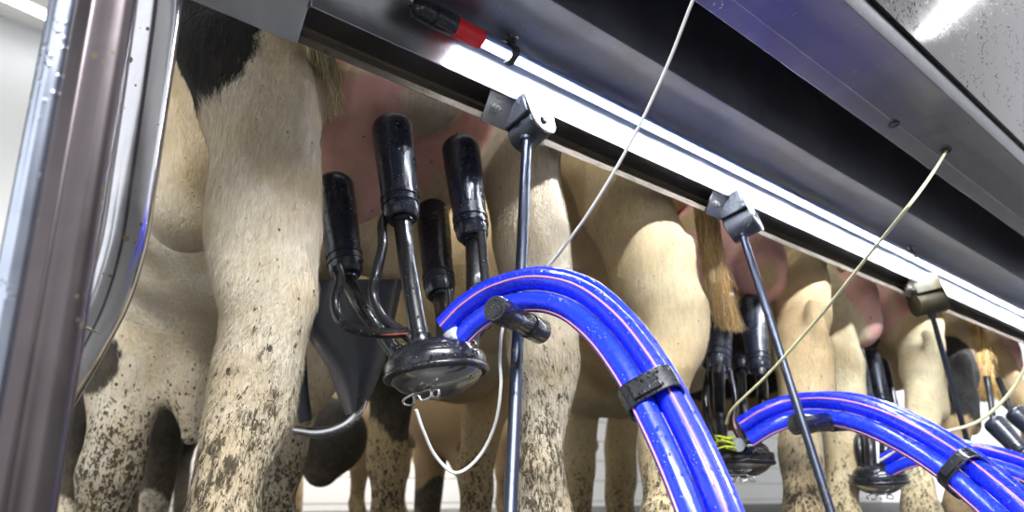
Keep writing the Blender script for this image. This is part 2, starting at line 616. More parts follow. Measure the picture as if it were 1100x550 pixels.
def rail():
    r = empty('light_rail', (XE, 0.9, z_(0.93, 33.5)), 'long stainless rail carrying the glowing tube, its open channel running above the udders', 'rail')
    ly, lz = 0.930, z_(0.930, 33.5)
    # open C channel
    prof = [(ly, lz + 0.014), (ly, lz), (0.942, lz + 0.009), (0.962, lz + 0.045), (0.962, 1.05 + 0.80)]
    MB().prism(sheet(prof, 0.003), (XE, 0, 0), (XR, 0, 0), (0, 1, 0), (0, 0, 1)).build('open_channel', 'stainless_channel_shaded', r, bevel=0.001)
    by, bz = 0.899, z_(0.899, 36.3)
    cz = z_(0.874, 39.9)
    prof = [(0.955, bz + 0.004), (by, bz), (0.898, z_(0.898, 37.9)), (0.876, cz)]
    MB().prism(sheet(prof, 0.0025), (XE, 0, 0), (XR, 0, 0), (0, 1, 0), (0, 0, 1)).build('reflector_panel', 'stainless_rail', r, bevel=0.0015)
    prof = [(0.8765, cz + 0.003), (0.745, z_(0.745, 45.2)), (0.70, 1.05 + 1.02)]
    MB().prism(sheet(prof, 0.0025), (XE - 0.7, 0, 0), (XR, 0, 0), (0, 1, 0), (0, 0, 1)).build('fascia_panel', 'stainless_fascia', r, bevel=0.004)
    # end plate and the closed cover to its left
    MB().prism([(ly - 0.002, lz - 0.002), (0.966, lz + 0.02), (0.966, bz + 0.06), (0.90, bz + 0.03), (0.88, cz + 0.02), (0.870, cz)], (XE - 0.003, 0, 0), (XE, 0, 0), (0, 1, 0), (0, 0, 1)).build('end_plate', 'stainless_sheet', r)
    prof = [(0.966, lz + 0.03), (ly, lz), (0.868, cz - 0.004)]
    MB().prism(sheet(prof, 0.0025), (XE - 0.7, 0, 0), (XE - 0.003, 0, 0), (0, 1, 0), (0, 0, 1)).build('cover_plate', 'stainless_sheet', r, bevel=0.001)
    b = MB()
    b.lathe((XE + 0.03, 0.868, cz - 0.0), (XE + 0.03, 0.80, cz - 0.04), [(0, 0.004), (0.004, 0.004), (0.005, 0.002)], 12)
    b.build('rivet', 'bolt_steel', r)
    return r


rail_o = rail()


def near_beam():
    r = empty('overhead_beam', (1.0, 0.55, z_(0.60, 51.8)), 'dark folded steel beam close overhead with two round holes, cord hanging from one', 'beam')
    p = [(0.72, 1.05 + 1.02), (0.605, 1.05 + 1.0), (0.600, z_(0.600, 51.8)), (0.505, z_(0.505, 57.1)), (0.49, z_(0.49, 58.0)), (0.445, z_(0.445, 60.4)), (0.437, z_(0.437, 61.6)), (0.437, z_(0.437, 61.6) + 0.02)]
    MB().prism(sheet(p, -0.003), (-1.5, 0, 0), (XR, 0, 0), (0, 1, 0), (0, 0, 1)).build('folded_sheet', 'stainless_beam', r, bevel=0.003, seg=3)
    # holes with rubber grommets on the underside
    un = Vector((0, 0.095, z_(0.600, 51.8) - z_(0.505, 57.1))).normalized()
    nrm = Vector((1, 0, 0)).cross(un)
    if nrm.z > 0:
        nrm = -nrm
    for (px, py, rr) in ((960, 133, 0.0122), (1016, 161, 0.0115)):
        d = ray(px, py)
        a0 = Vector((0, 0.600, z_(0.600, 51.8) - CAMZ))
        t = a0.dot(nrm) / d.dot(nrm)
        c = d * t + Vector((0, 0, CAMZ)) + nrm * 0.0040
        MB().lathe(c - nrm * 0.002, c + nrm, [(0, rr * 0.9), (0.002, rr * 0.95), (0.0028, rr), (0.0015, rr * 1.12), (0.0005, rr * 1.15)] if px > 1000 else [(0, rr), (0.0012, rr)], 24).build('cord_hole', 'hole_rubber', r)
        holes.append(c)
    # small blade of light-coloured weld seam
    w = MB()
    for i in range(1):
        y = 0.560
        zz = z_(0.600, 51.8) + (z_(0.505, 57.1) - z_(0.600, 51.8)) * (0.600 - y) / 0.095
        w.box((4.2, y, zz - 0.0005), (7.6, 0.0016, 0.0016))
    w.build('seam', 'stainless_rail', r)
    h = empty('overhead_hood', (1.0, 0.3, z_(0.437, 62)), 'mauve tinted splashed stainless hood panel slanting up at the top right', 'panel')
    p = [(0.440, z_(0.437, 61.6) + 0.018), (0.428, z_(0.437, 61.6) + 0.012), (0.33, z_(0.437, 61.6) + 0.60), (0.40, z_(0.437, 61.6) + 0.64)]
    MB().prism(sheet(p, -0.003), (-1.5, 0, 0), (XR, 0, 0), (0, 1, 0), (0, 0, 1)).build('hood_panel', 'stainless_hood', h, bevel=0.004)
    return r


holes = []
near_beam()


# ------------------------------------------------------------------ lamp tube on the rail
def lamp_tube():
    Yt = 0.852
    a = PY(456, 10.5, Yt)
    zc = z_(Yt, 39.55)
    x = lambda px, py: PY(px, py, Yt).x
    r = empty('lamp_tube', (x(520, 42), Yt, zc), 'glowing LED tube light with black end cap and red sleeve', 'light')
    R = 0.0135
    C = lambda X: Vector((X, Yt, zc))
    x_cap0, x_cap1 = x(444, 3), x(487, 25)
    x_red1 = x(516, 40)
    L = x_cap1 - x_cap0
    MB().lathe(C(x_cap0), C(x_cap1), [(0, 0.006), (0.002, 0.011), (0.008, 0.0165), (L * 0.35, 0.0175), (L * 0.40, 0.0178), (L * 0.42, 0.0155), (L * 0.46, 0.0155), (L * 0.48, 0.0180), (L * 0.97, 0.0180), (L, 0.0165)], 28).build('end_cap', 'cap_black', r)
    for k in range(4):
        an = k * math.pi / 2 + 0.4
        off = Vector((0, math.cos(an), math.sin(an))) * 0.008
        MB().tube([C(x_cap0 - 0.002) + off, C(x_cap0 + 0.012) + off * 1.9], 0.0022, 8).build('cap_rib', 'cap_black', r)
    L = x_red1 - x_cap1
    MB().lathe(C(x_cap1), C(x_red1), [(0, 0.0160), (0.001, 0.0168), (L * 0.5, 0.0170), (L * 0.52, 0.0164), (L * 0.98, 0.0164), (L, 0.0140)], 28).build('red_sleeve', 'red_rubber', r, label='red rubber sleeve')
    MB().tube([C(x_red1 - 0.004), C(XR)], R, 24, smooth=False).build('clear_tube', 'lamp_tube_clear', r)
    # the profile fills the upper half, the LED strip looks down
    rr = R * 0.86
    poly = [(rr * math.cos(a_), rr * math.sin(a_)) for a_ in [math.radians(d) for d in range(-38, 203, 14)]]
    # u = y, w = z; open side down and towards the pit
    MB().prism(poly, C(x_red1), C(XR), (0, 1, 0), (0, 0, 1)).build('aluminium_profile', 'lamp_profile', r)
    mid = Vector((0, (poly[0][0] + poly[-1][0]) / 2, (poly[0][1] + poly[-1][1]) / 2))
    dirn = Vector((0, poly[0][0] - poly[-1][0], poly[0][1] - poly[-1][1])).normalized()
    nn = Vector((0, -dirn.z, dirn.y))
    if nn.z > 0:
        nn = -nn
    MB().prism([(-0.0045, 0.0002), (0.0045, 0.0002), (0.0035, 0.0036), (-0.0035, 0.0036)], C(x_red1) + mid, C(XR) + mid, dirn, nn).build('led_strip', 'led_light', r)
    for i, (px, py) in enumerate(((547, 50), (977, 272))):
        X = x(px, py)
        c = empty('tube_clamp', (X, Yt, zc + 0.02), ('black rubber lined clamp bolted beside the red sleeve, around the lamp tube' if i == 0 else 'small black clamp around the lamp tube near the far end, above the third hinge'), 'clamp')
        pts = []
        for k in range(22):
            an = math.radians(-60 - k * 14)
            pts.append(Vector((X, Yt + 0.0165 * math.cos(an), zc + 0.0165 * math.sin(an))))
        m = MB()
        for dx in (-0.006, 0.006):
            pass
        V, Fc = [], []
        for p_ in pts:
            d = (p_ - Vector((X, Yt, zc))).normalized()
            for (du, dr) in ((-0.007, -0.002), (0.007, -0.002), (0.007, 0.0018), (-0.007, 0.0018)):
                V.append(p_ + Vector((du, 0, 0)) + d * dr)
        for k in range(len(pts) - 1):
            for j in range(4):
                Fc.append((k * 4 + j, k * 4 + (j + 1) % 4, (k + 1) * 4 + (j + 1) % 4, (k + 1) * 4 + j))
        Fc += [(0, 1, 2, 3), tuple(len(V) - 4 + j for j in range(4))]
        m.add(V, Fc).build('strap', 'black_rubber', c)
        e = Vector((X, Yt - 0.012, zc + 0.034))
        m = MB()
        m.box((X, Yt - 0.006, zc + 0.024), (0.014, 0.004, 0.026))
        m.build('clamp_tab', 'black_rubber', c)
        m = MB()
        m.lathe(e + Vector((0, 0.02, 0.0)), e - Vector((0, 1, 0.4)), [(0, 0.010), (0.010, 0.010), (0.0105, 0.006), (0.016, 0.006), (0.0165, 0.0035), (0.030, 0.0035), (0.031, 0.002)], 6)
        m.build('clamp_bolt', 'bolt_steel', c)
        MB().lathe(e + Vector((0, 0.022, 0.008)), e - Vector((0, 1, 0.4)), [(0, 0.0135), (0.005, 0.0135), (0.006, 0.011)], 20).build('washer', 'black_rubber', c)


lamp_tube()


# ------------------------------------------------------------------ support rods with their hinges
def hinge_and_rod(far, near, rr, rod_top, rod_bot, holder, lab_h, lab_r, dirty=False, hw=0.075, yb=0.885):
    Y0, Y1 = 0.925, 0.865
    a, b = PY(far[0], far[1], Y0), PY(near[0], near[1], Y1)
    ax = (b - a).normalized()
    rad = rr * depth(near[0], near[1], 0.9) / F
    r = empty('rod_hinge', (a + b) / 2, lab_h, 'hinge', 'hinges on the light rail')
    dm = 'dirty_hinge' if dirty else 'dark_hinge'
    L = (b - a).length
    MB().lathe(a, b, [(0, rad * 0.9), (0.002, rad), (L - 0.002, rad), (L, rad * 0.94)], 28).build('hinge_barrel', dm, r)
    # ear plate at the near end
    sx = Vector((1, 0, 0))
    sx = (sx - ax * sx.dot(ax)).normalized()
    sz = ax.cross(sx)
    if sz.z < 0:
        sz = -sz
    poly = [(rad * 1.02 * math.cos(t), rad * 1.02 * math.sin(t)) for t in np.linspace(math.pi, 2 * math.pi, 12)] + [(rad * 1.15, rad * 1.9), (-rad * 1.15, rad * 1.9)]
    MB().prism(poly, b, b + ax * 0.004, sx, sz).build('ear_plate', 'dirty_hinge' if dirty else 'bolt_steel', r, bevel=0.0008)
    MB().lathe(b + ax * 0.004, b + ax, [(0, rad * 0.3), (0.003, rad * 0.3), (0.0032, rad * 0.12), (0.001, rad * 0.1)], 6).build('pin_bolt', 'rod_steel', r)
    # block above the barrel
    c = (a + b) / 2 + sz * rad * 1.25 - sx * rad * 0.25
    MB().box(c, (L * 0.96, rad * 1.9, rad * 1.5), ax, sx).build('hinge_block', dm, r, bevel=0.003)
    # plate across the open channel with two bolts
    ly, lz = 0.930, z_(0.930, 33.5)
    by, bz = 0.905, z_(0.905, 36.3)
    up = Vector((0, by - ly, bz - lz)).normalized()
    nr = Vector((0, -up.z, up.y))
    cc = Vector((c.x - 0.005, (ly + by) / 2, (lz + bz) / 2)) + nr * 0.002
    H = math.hypot(by - ly, bz - lz)
    poly = [(-hw, -H / 2 - 0.004), (hw, -H / 2 - 0.004), (hw, H / 2 * 0.9), (-hw, H / 2 * 0.9)]
    MB().prism(poly, cc, cc + nr * 0.003, (1, 0, 0), up).build('mounting_plate', 'stainless_dirty' if dirty else 'stainless_sheet', r, bevel=0.001)
    for s in (-1, 1):
        e = cc + Vector((s * hw * 0.74, 0, 0)) + nr * 0.003 - up * 0.004
        m = MB()
        m.lathe(e, e + nr, [(0, 0.0095), (0.002, 0.0095), (0.0022, 0.0075), (0.010, 0.0075), (0.0105, 0.0045), (0.016, 0.0045), (0.0165, 0.003)], 6)
        m.build('bolt', 'bolt_steel', r)
    rt, rb = PY(rod_top[0], rod_top[1], 0.893), PY(rod_bot[0], rod_bot[1], yb)
    q = empty('support_rod', rt, lab_r, 'rod', 'steel rods hanging from the light rail')
    MB().tube([rt + (rt - rb).normalized() * 0.004, rb], 0.0088, 14, smooth=False).build('rod', 'rod_steel', q)
    m = MB()
    m.lathe(rt, rb, [(0, 0.0125), (0.010, 0.0125), (0.013, 0.009)], 14)
    m.build('rod_collar', 'rod_steel', q)
    if holder:
        (x0, y0), (x1, y1), hr, d0, d1 = holder
        A, B = PD(x0, y0, d0), PD(x1, y1, d1)
        L = (B - A).length
        MB().lathe(A, B, [(0, hr * 0.93), (0.002, hr), (L * 0.28, hr), (L * 0.32, hr * 0.9), (L * 0.66, hr * 0.9), (L * 0.68, hr * 0.82), (L * 0.70, hr * 0.98), (L - 0.003, hr * 0.98), (L, hr * 0.85)], 26).build('hose_holder', 'black_plastic', q)
        MB().lathe(A, A - (B - A).normalized(), [(0, hr * 0.72), (0.001, hr * 0.72), (0.0012, hr * 0.5)], 20).build('holder_cap', 'black_rubber', q)
    return q


hinge_and_rod((557, 153), (583, 130), 16, (566, 148), (547, 575), ((531, 331), (582, 357), 0.0175, 1.00, 1.09),
              'dark hinge barrel at the top of the nearest rod, right of the red sleeve', 'nearest black rod, upright, holding the large blue hose in front of the mud-caked leg', yb=0.73)
hinge_and_rod((783, 249), (811, 234), 15, (797, 250), (906, 592), ((853, 456), (910, 452), 0.0230, 1.74, 1.80),
              'dark hinge barrel at the top of the middle slanting rod', 'middle black rod slanting down to the right, carrying the second blue hose', hw=0.085, yb=0.72)
hinge_and_rod((982, 328), (1010, 322), 12.5, (1001, 337), (1052, 520), None,
              'mud-crusted brown hinge at the top of the farthest rod, between two pink udders', 'farthest thin rod slanting down behind the second blue hose', dirty=True, hw=0.09)


# ------------------------------------------------------------------ stall posts at the left
def posts():
    # rolled upright post: two lobes and a flat web
    D = 0.62
    c = PD(72, 200, D)
    k = D / F
    rt = Vector((sa, -ca, 0))
    fw = Vector((ca, sa, 0))
    # outline in (right, forward) metres
    wpx = 46 * k
    out = []

    def arc(cx, cy, r, a0, a1, n=10):
        for i in range(n + 1):
            a = math.radians(a0 + (a1 - a0) * i / n)
            out.append((cx + r * math.cos(a), cy + r * math.sin(a)))
    arc(-wpx + 0.011, 0.0, 0.011, 90, 290)       # left round lobe
    out.append((-wpx + 0.0195, -0.0065))
    out.append((-wpx + 0.0215, -0.013))
    arc(-wpx + 0.028, -0.011, 0.0055, 200, 270, 4)
    out.append((wpx - 0.030, -0.0175))
    out.append((wpx - 0.0285, -0.0190))
    out.append((wpx - 0.0260, -0.0170))
    arc(wpx - 0.012, -0.0045, 0.012, 270, 450, 12)
    r = empty('stall_post', (c.x, c.y, 0), 'broad upright stainless post filling the left edge, blurred in the foreground', 'post')
    MB().prism(out, (c.x, c.y, 0.0), (c.x, c.y, 3.0), rt, fw).build('post_profile', 'stainless_post', r, bevel=0.0008)
    lb = Vector((c.x, c.y, 0.0)) + rt * (-wpx + 0.0085) - fw * 0.004
    MB().tube([lb, lb + Vector((0, 0, 3.0))], 0.0125, 28, smooth=False).build('round_lobe', 'stainless_post_lobe', r, label='bluish round edge tube')
    MB().prism([(-0.06, -0.05), (0.06, -0.05), (0.06, 0.05), (-0.06, 0.05)], (c.x, c.y, 0.0), (c.x, c.y, 0.012), rt, fw).build('base_plate', 'stainless_post', r, bevel=0.002)
    r2 = empty('bent_tube', PD(60, 470, 0.86), 'shiny bent stainless tube curving down behind the broad post', 'tube')
    pts = [(173, -60, 0.86), (171, 0, 0.86), (162, 70, 0.86), (152, 140, 0.86), (143, 200, 0.86), (133, 262, 0.86), (116, 318, 0.86), (92, 366, 0.86), (66, 412, 0.86), (38, 460, 0.86), (5, 520, 0.86)]
    MB().tube([PD(*p) for p in pts], 0.0235, 28, res=8).build('tube', 'stainless_tube', r2)
    m = MB()
    A, B = PD(101, 347, 0.86), PD(94, 362, 0.86)
    m.lathe(A, B, [(0, 0.0236), (0.0005, 0.0242), (0.003, 0.0242), (0.0035, 0.0236)], 28)
    m.build('weld_seam', 'stainless_dirty', r2)
    r3 = empty('stall_tube', PD(90, 300, 1.0), 'thin speckled steel tube seen in the gap between post and bent tube', 'tube')
    pts = [(150, -60, 1.0), (146, 0, 1.0), (139, 60, 1.0), (129, 120, 1.0), (116, 185, 1.0), (104, 240, 1.0), (90, 300, 1.0), (74, 360, 1.0), (45, 440, 1.0)]
    MB().tube([PD(*p) for p in pts], 0.0115, 18, res=6).build('tube', 'stainless_dirty', r3)


posts()


# ------------------------------------------------------------------ cows: signed distance fields to mesh
def surface_nets(Dv, org, h):
    ins = Dv < 0
    c = ins[:-1, :-1, :-1].astype(np.int8)
    s = np.zeros(c.shape, np.int8)
    for i in (0, 1):
        for j in (0, 1):
            for k in (0, 1):
                s += ins[i:ins.shape[0] - 1 + i, j:ins.shape[1] - 1 + j, k:ins.shape[2] - 1 + k]
    act = (s > 0) & (s < 8)
    idx = np.full(act.shape, -1, np.int64)
    ci = np.argwhere(act)
    idx[act] = np.arange(len(ci))
    acc = np.zeros((len(ci), 3))
    cnt = np.zeros(len(ci))
    corners = [(i, j, k) for i in (0, 1) for j in (0, 1) for k in (0, 1)]
    for a in corners:
        for ax in range(3):
            if a[ax] == 1:
                continue
            b = list(a)
            b[ax] = 1
            da = Dv[ci[:, 0] + a[0], ci[:, 1] + a[1], ci[:, 2] + a[2]]
            db = Dv[ci[:, 0] + b[0], ci[:, 1] + b[1], ci[:, 2] + b[2]]
            m = (da < 0) != (db < 0)
            t = np.where(m, da / np.where(m, da - db, 1), 0)
            p = np.tile(np.array(a, float), (len(ci), 1))
            p[:, ax] += t
            acc[m] += p[m]
            cnt[m] += 1
    V = (ci + acc / cnt[:, None]) * h + org
    quads = []
    for ax in range(3):
        sl0 = [slice(1, -1)] * 3
        sl0[ax] = slice(0, -1)
        sl1 = [slice(1, -1)] * 3
        sl1[ax] = slice(1, None)
        A, B = ins[tuple(sl0)], ins[tuple(sl1)]
        ch = np.argwhere(A != B)
        flip = A[A != B]
        off = np.ones(3, int)
        off[ax] = 0
        e = ch + off
        u, v = (ax + 1) % 3, (ax + 2) % 3
        du = np.zeros(3, int)
        dv = np.zeros(3, int)
        du[u] = 1
        dv[v] = 1
        q = [idx[tuple((e - o).T)] for o in (du + dv, dv, 0 * du, du)]
        q = np.stack(q, 1)
        q[~flip] = q[~flip][:, ::-1]
        quads.append(q)
    return V, np.concatenate(quads)


class Field:
    def __init__(s, lo, hi, h):
        s.h = h
        s.lo = np.array(lo, float)
        n = np.ceil((np.array(hi) - s.lo) / h).astype(int) + 1
        s.n = n
        s.D = np.full(n, 0.25, np.float32)
        s.ax = [s.lo[i] + np.arange(n[i]) * h for i in range(3)]

    def region(s, lo, hi):
        sl = []
        for i in range(3):
            a = int(max(0, math.floor((lo[i] - s.lo[i]) / s.h)))
            b = int(min(s.n[i], math.ceil((hi[i] - s.lo[i]) / s.h) + 1))
            if b <= a:
                return None
            sl.append(slice(a, b))
        return tuple(sl)

    def grid(s, sl):
        X, Y, Z = np.meshgrid(s.ax[0][sl[0]], s.ax[1][sl[1]], s.ax[2][sl[2]], indexing='ij', sparse=True)
        return X, Y, Z

    def merge(s, sl, d, k):
        cur = s.D[sl]
        hh = np.clip(0.5 + 0.5 * (cur - d) / k, 0, 1)
        s.D[sl] = cur + (d - cur) * hh - k * hh * (1 - hh)

    def cone(s, a, b, ra, rb, k=0.03):
        a, b = np.array(a, float), np.array(b, float)
        m = max(ra, rb) + k + 0.03
        sl = s.region(np.minimum(a, b) - m, np.maximum(a, b) + m)
        if sl is None:
            return
        X, Y, Z = s.grid(sl)
        ba = b - a
        L = ba.dot(ba)
        t = np.clip(((X - a[0]) * ba[0] + (Y - a[1]) * ba[1] + (Z - a[2]) * ba[2]) / max(L, 1e-9), 0, 1)
        d = np.sqrt((X - a[0] - t * ba[0]) ** 2 + (Y - a[1] - t * ba[1]) ** 2 + (Z - a[2] - t * ba[2]) ** 2) - (ra + (rb - ra) * t)
        s.merge(sl, d, k)

    def ell(s, c, r, k=0.05):
        c, r = np.array(c, float), np.array(r, float)
        sl = s.region(c - r - k - 0.03, c + r + k + 0.03)
        if sl is None:
            return
        X, Y, Z = s.grid(sl)
        k0 = np.sqrt(((X - c[0]) / r[0]) ** 2 + ((Y - c[1]) / r[1]) ** 2 + ((Z - c[2]) / r[2]) ** 2)
        k1 = np.sqrt(((X - c[0]) / r[0] ** 2) ** 2 + ((Y - c[1]) / r[1] ** 2) ** 2 + ((Z - c[2]) / r[2] ** 2) ** 2)
        d = k0 * (k0 - 1.0) / np.maximum(k1, 1e-6)
        s.merge(sl, d, k)

    def chain(s, pts, k=0.03):
        for (a, ra), (b, rb) in zip(pts[:-1], pts[1:]):
            s.cone(a, b, ra, rb, k)


def wob(P, f, seed=0.0):
    """cheap smooth noise in -1..1 for arrays"""
    x, y, z = P[:, 0] * f + seed, P[:, 1] * f + seed * 1.7, P[:, 2] * f + seed * 0.6
    return (np.sin(x + 1.3 * np.sin(y * 1.1)) + np.sin(y * 1.2 + 1.1 * np.sin(z * 0.9 + 1)) + np.sin(z * 1.15 + 1.2 * np.sin(x * 1.05 + 2))) / 3


def leg_pts(lst):
    return [(PY(px, py, Y), w / 2 * depth(px, py, Y) / F) for (px, py, Y, w) in lst]


def sstep(a, b, x):
    t = np.clip((x - a) / (b - a), 0, 1)
    return t * t * (3 - 2 * t)


def add_attr(me, name, arr, color=False):
    if color:
        a = me.attributes.new(name, 'FLOAT_COLOR', 'POINT')
        a.data.foreach_set('color', np.concatenate([arr, np.ones((len(arr), 1))], 1).astype(np.float32).ravel())
    else:
        a = me.attributes.new(name, 'FLOAT', 'POINT')
        a.data.foreach_set('value', arr.astype(np.float32))


def raw_mesh(name, V, Fq, mat, parent, off, attrs=(), smooth=True, kind=None):
    me = bpy.data.meshes.new(name)
    me.vertices.add(len(V))
    me.vertices.foreach_set('co', (V - np.array(off)).astype(np.float32).ravel())
    n = Fq.shape[1]
    me.loops.add(len(Fq) * n)
    me.loops.foreach_set('vertex_index', Fq.astype(np.int32).ravel())
    me.polygons.add(len(Fq))
    me.polygons.foreach_set('loop_start', np.arange(0, len(Fq) * n, n, dtype=np.int32))
    me.polygons.foreach_set('loop_total', np.full(len(Fq), n, dtype=np.int32))
    me.update(calc_edges=True)
    me.polygons.foreach_set('use_smooth', np.full(len(Fq), smooth))
    me.materials.append(MATS[mat])
    for nm, arr, c in attrs:
        add_attr(me, nm, arr, c)
    o = bpy.data.objects.new(name, me)
    COL.objects.link(o)
    o.parent = parent
    if kind:
        o['kind'] = kind
    return o


def strands(V, Fq, fields, tintf, n, region, length, width, lift=0.35, wet=0.0, seg=2):
    """short tapering hairs rooted on the hide"""
    P4 = V[Fq]
    N = np.cross(P4[:, 2] - P4[:, 0], P4[:, 3] - P4[:, 1])
    A = np.linalg.norm(N, axis=1)
    N = N / np.maximum(A, 1e-12)[:, None]
    C = P4.mean(1)
    wgt = A * region(C, N)
    wgt = wgt / wgt.sum()
    fi = rng.choice(len(Fq), n, p=wgt)
    u, v = rng.random((n, 1)), rng.random((n, 1))
    q = P4[fi]
    R = (q[:, 0] * (1 - u) + q[:, 1] * u) * (1 - v) + (q[:, 3] * (1 - u) + q[:, 2] * u) * v
    Nn = N[fi]
    down = np.tile(np.array([0.0, 0.0, -1.0]), (n, 1))
    sw = np.stack([wob(R, 9, 1), wob(R, 9, 4), wob(R, 9, 7) * 0.3], 1) * 0.7
    d = down + sw + rng.normal(0, 0.22, (n, 3))
    d -= Nn * (d * Nn).sum(1, keepdims=True)
    d /= np.maximum(np.linalg.norm(d, axis=1, keepdims=True), 1e-6)
    side = np.cross(d, Nn)
    L = length * (0.55 + 0.8 * rng.random((n, 1)))
    w = width * (0.6 + 0.8 * rng.random((n, 1)))
    lf = lift * (0.5 + rng.random((n, 1)))
    R = R - Nn * 0.0008
    mid = R + d * L * 0.5 + Nn * L * lf * 0.40
    tip = R + d * L + Nn * L * lf * 0.62
    Vs = np.stack([R - side * w, R + side * w, mid + side * w * 0.7, mid - side * w * 0.7, tip], 1)
    pk, bf, dr = fields(R)
    rep = lambda a: np.repeat(a, 5, axis=0)
    sh = np.clip(0.80 + 0.35 * rng.random((n, 1)), 0, 1) * np.ones((1, 3))
    attrs = [('black_field', rep(bf + rng.normal(0, 0.003, n)), False), ('skin_amount', rep(pk), False), ('dirt_amount', rep(dr), False), ('coat_tint', rep(tintf(R)), True), ('strand_shade', rep(sh), True), ('root_pos', rep(R), True)]
    base = (np.arange(n) * 5)[:, None]
    F1 = base + np.array([[0, 1, 2]])
    F2 = base + np.array([[0, 2, 3]])
    F3 = base + np.array([[3, 2, 4]])
    return Vs.reshape(-1, 3), np.concatenate([F1, F2, F3]), attrs


def tuft(name, parent, off, path, r0, r1, n, tint, w=0.0011, curl=0.01, seg=9):
    """a lock of long hair following a path"""
    path = [np.array(p) for p in path]
    m = len(path)
    Vs, Fs, Cs = [], [], []
    ts = np.linspace(0, 1, seg)
    for i in range(n):
        a = random.random() * 6.283
        rr = math.sqrt(random.random())
        t0 = random.random() * 0.45
        t1 = min(1.0, t0 + 0.35 + random.random() * 0.5)
        o1 = np.array([math.cos(a), 0.7 * math.sin(a), 0.0])
        ph, fr_ = random.random() * 6.28, 2 + 3 * random.random()
        sway = np.array([random.gauss(0, 1), random.gauss(0, 0.6), random.gauss(0, 0.2)])
        c = np.array(tint[random.randrange(len(tint))]) * (0.7 + 0.6 * random.random())
        b = len(Vs)
        wd = np.array([random.gauss(0, 1), random.gauss(0, 1), random.gauss(0, 0.3)])
        wd /= np.linalg.norm(wd)
        for j, t in enumerate(ts):
            tt = t0 + (t1 - t0) * t
            s_ = tt * (m - 1)
            k = min(int(s_), m - 2)
            c0 = path[k] + (path[k + 1] - path[k]) * (s_ - k)
            rad = (r0 + (r1 - r0) * tt) * rr * (1 - 0.35 * t * tt)
            p = c0 + o1 * rad + sway * curl * t * t * 0.6 + np.array([math.sin(ph + fr_ * t * 3), math.cos(ph + fr_ * t * 3), 0]) * curl * 0.25 * t
            ww = w * (1 - 0.8 * t)
            Vs.append(p - wd * ww)
            Vs.append(p + wd * ww)
            Cs += [c, c]
            if j:
                Fs.append((b + 2 * j - 2, b + 2 * j - 1, b + 2 * j + 1, b + 2 * j))
    return raw_mesh(name, np.array(Vs), np.array(Fs), 'coat_hair', parent, off, [('strand_color', np.clip(np.array(Cs), 0, 1), True)], kind='stuff')


CAMP = np.array([0, 0, CAMZ])


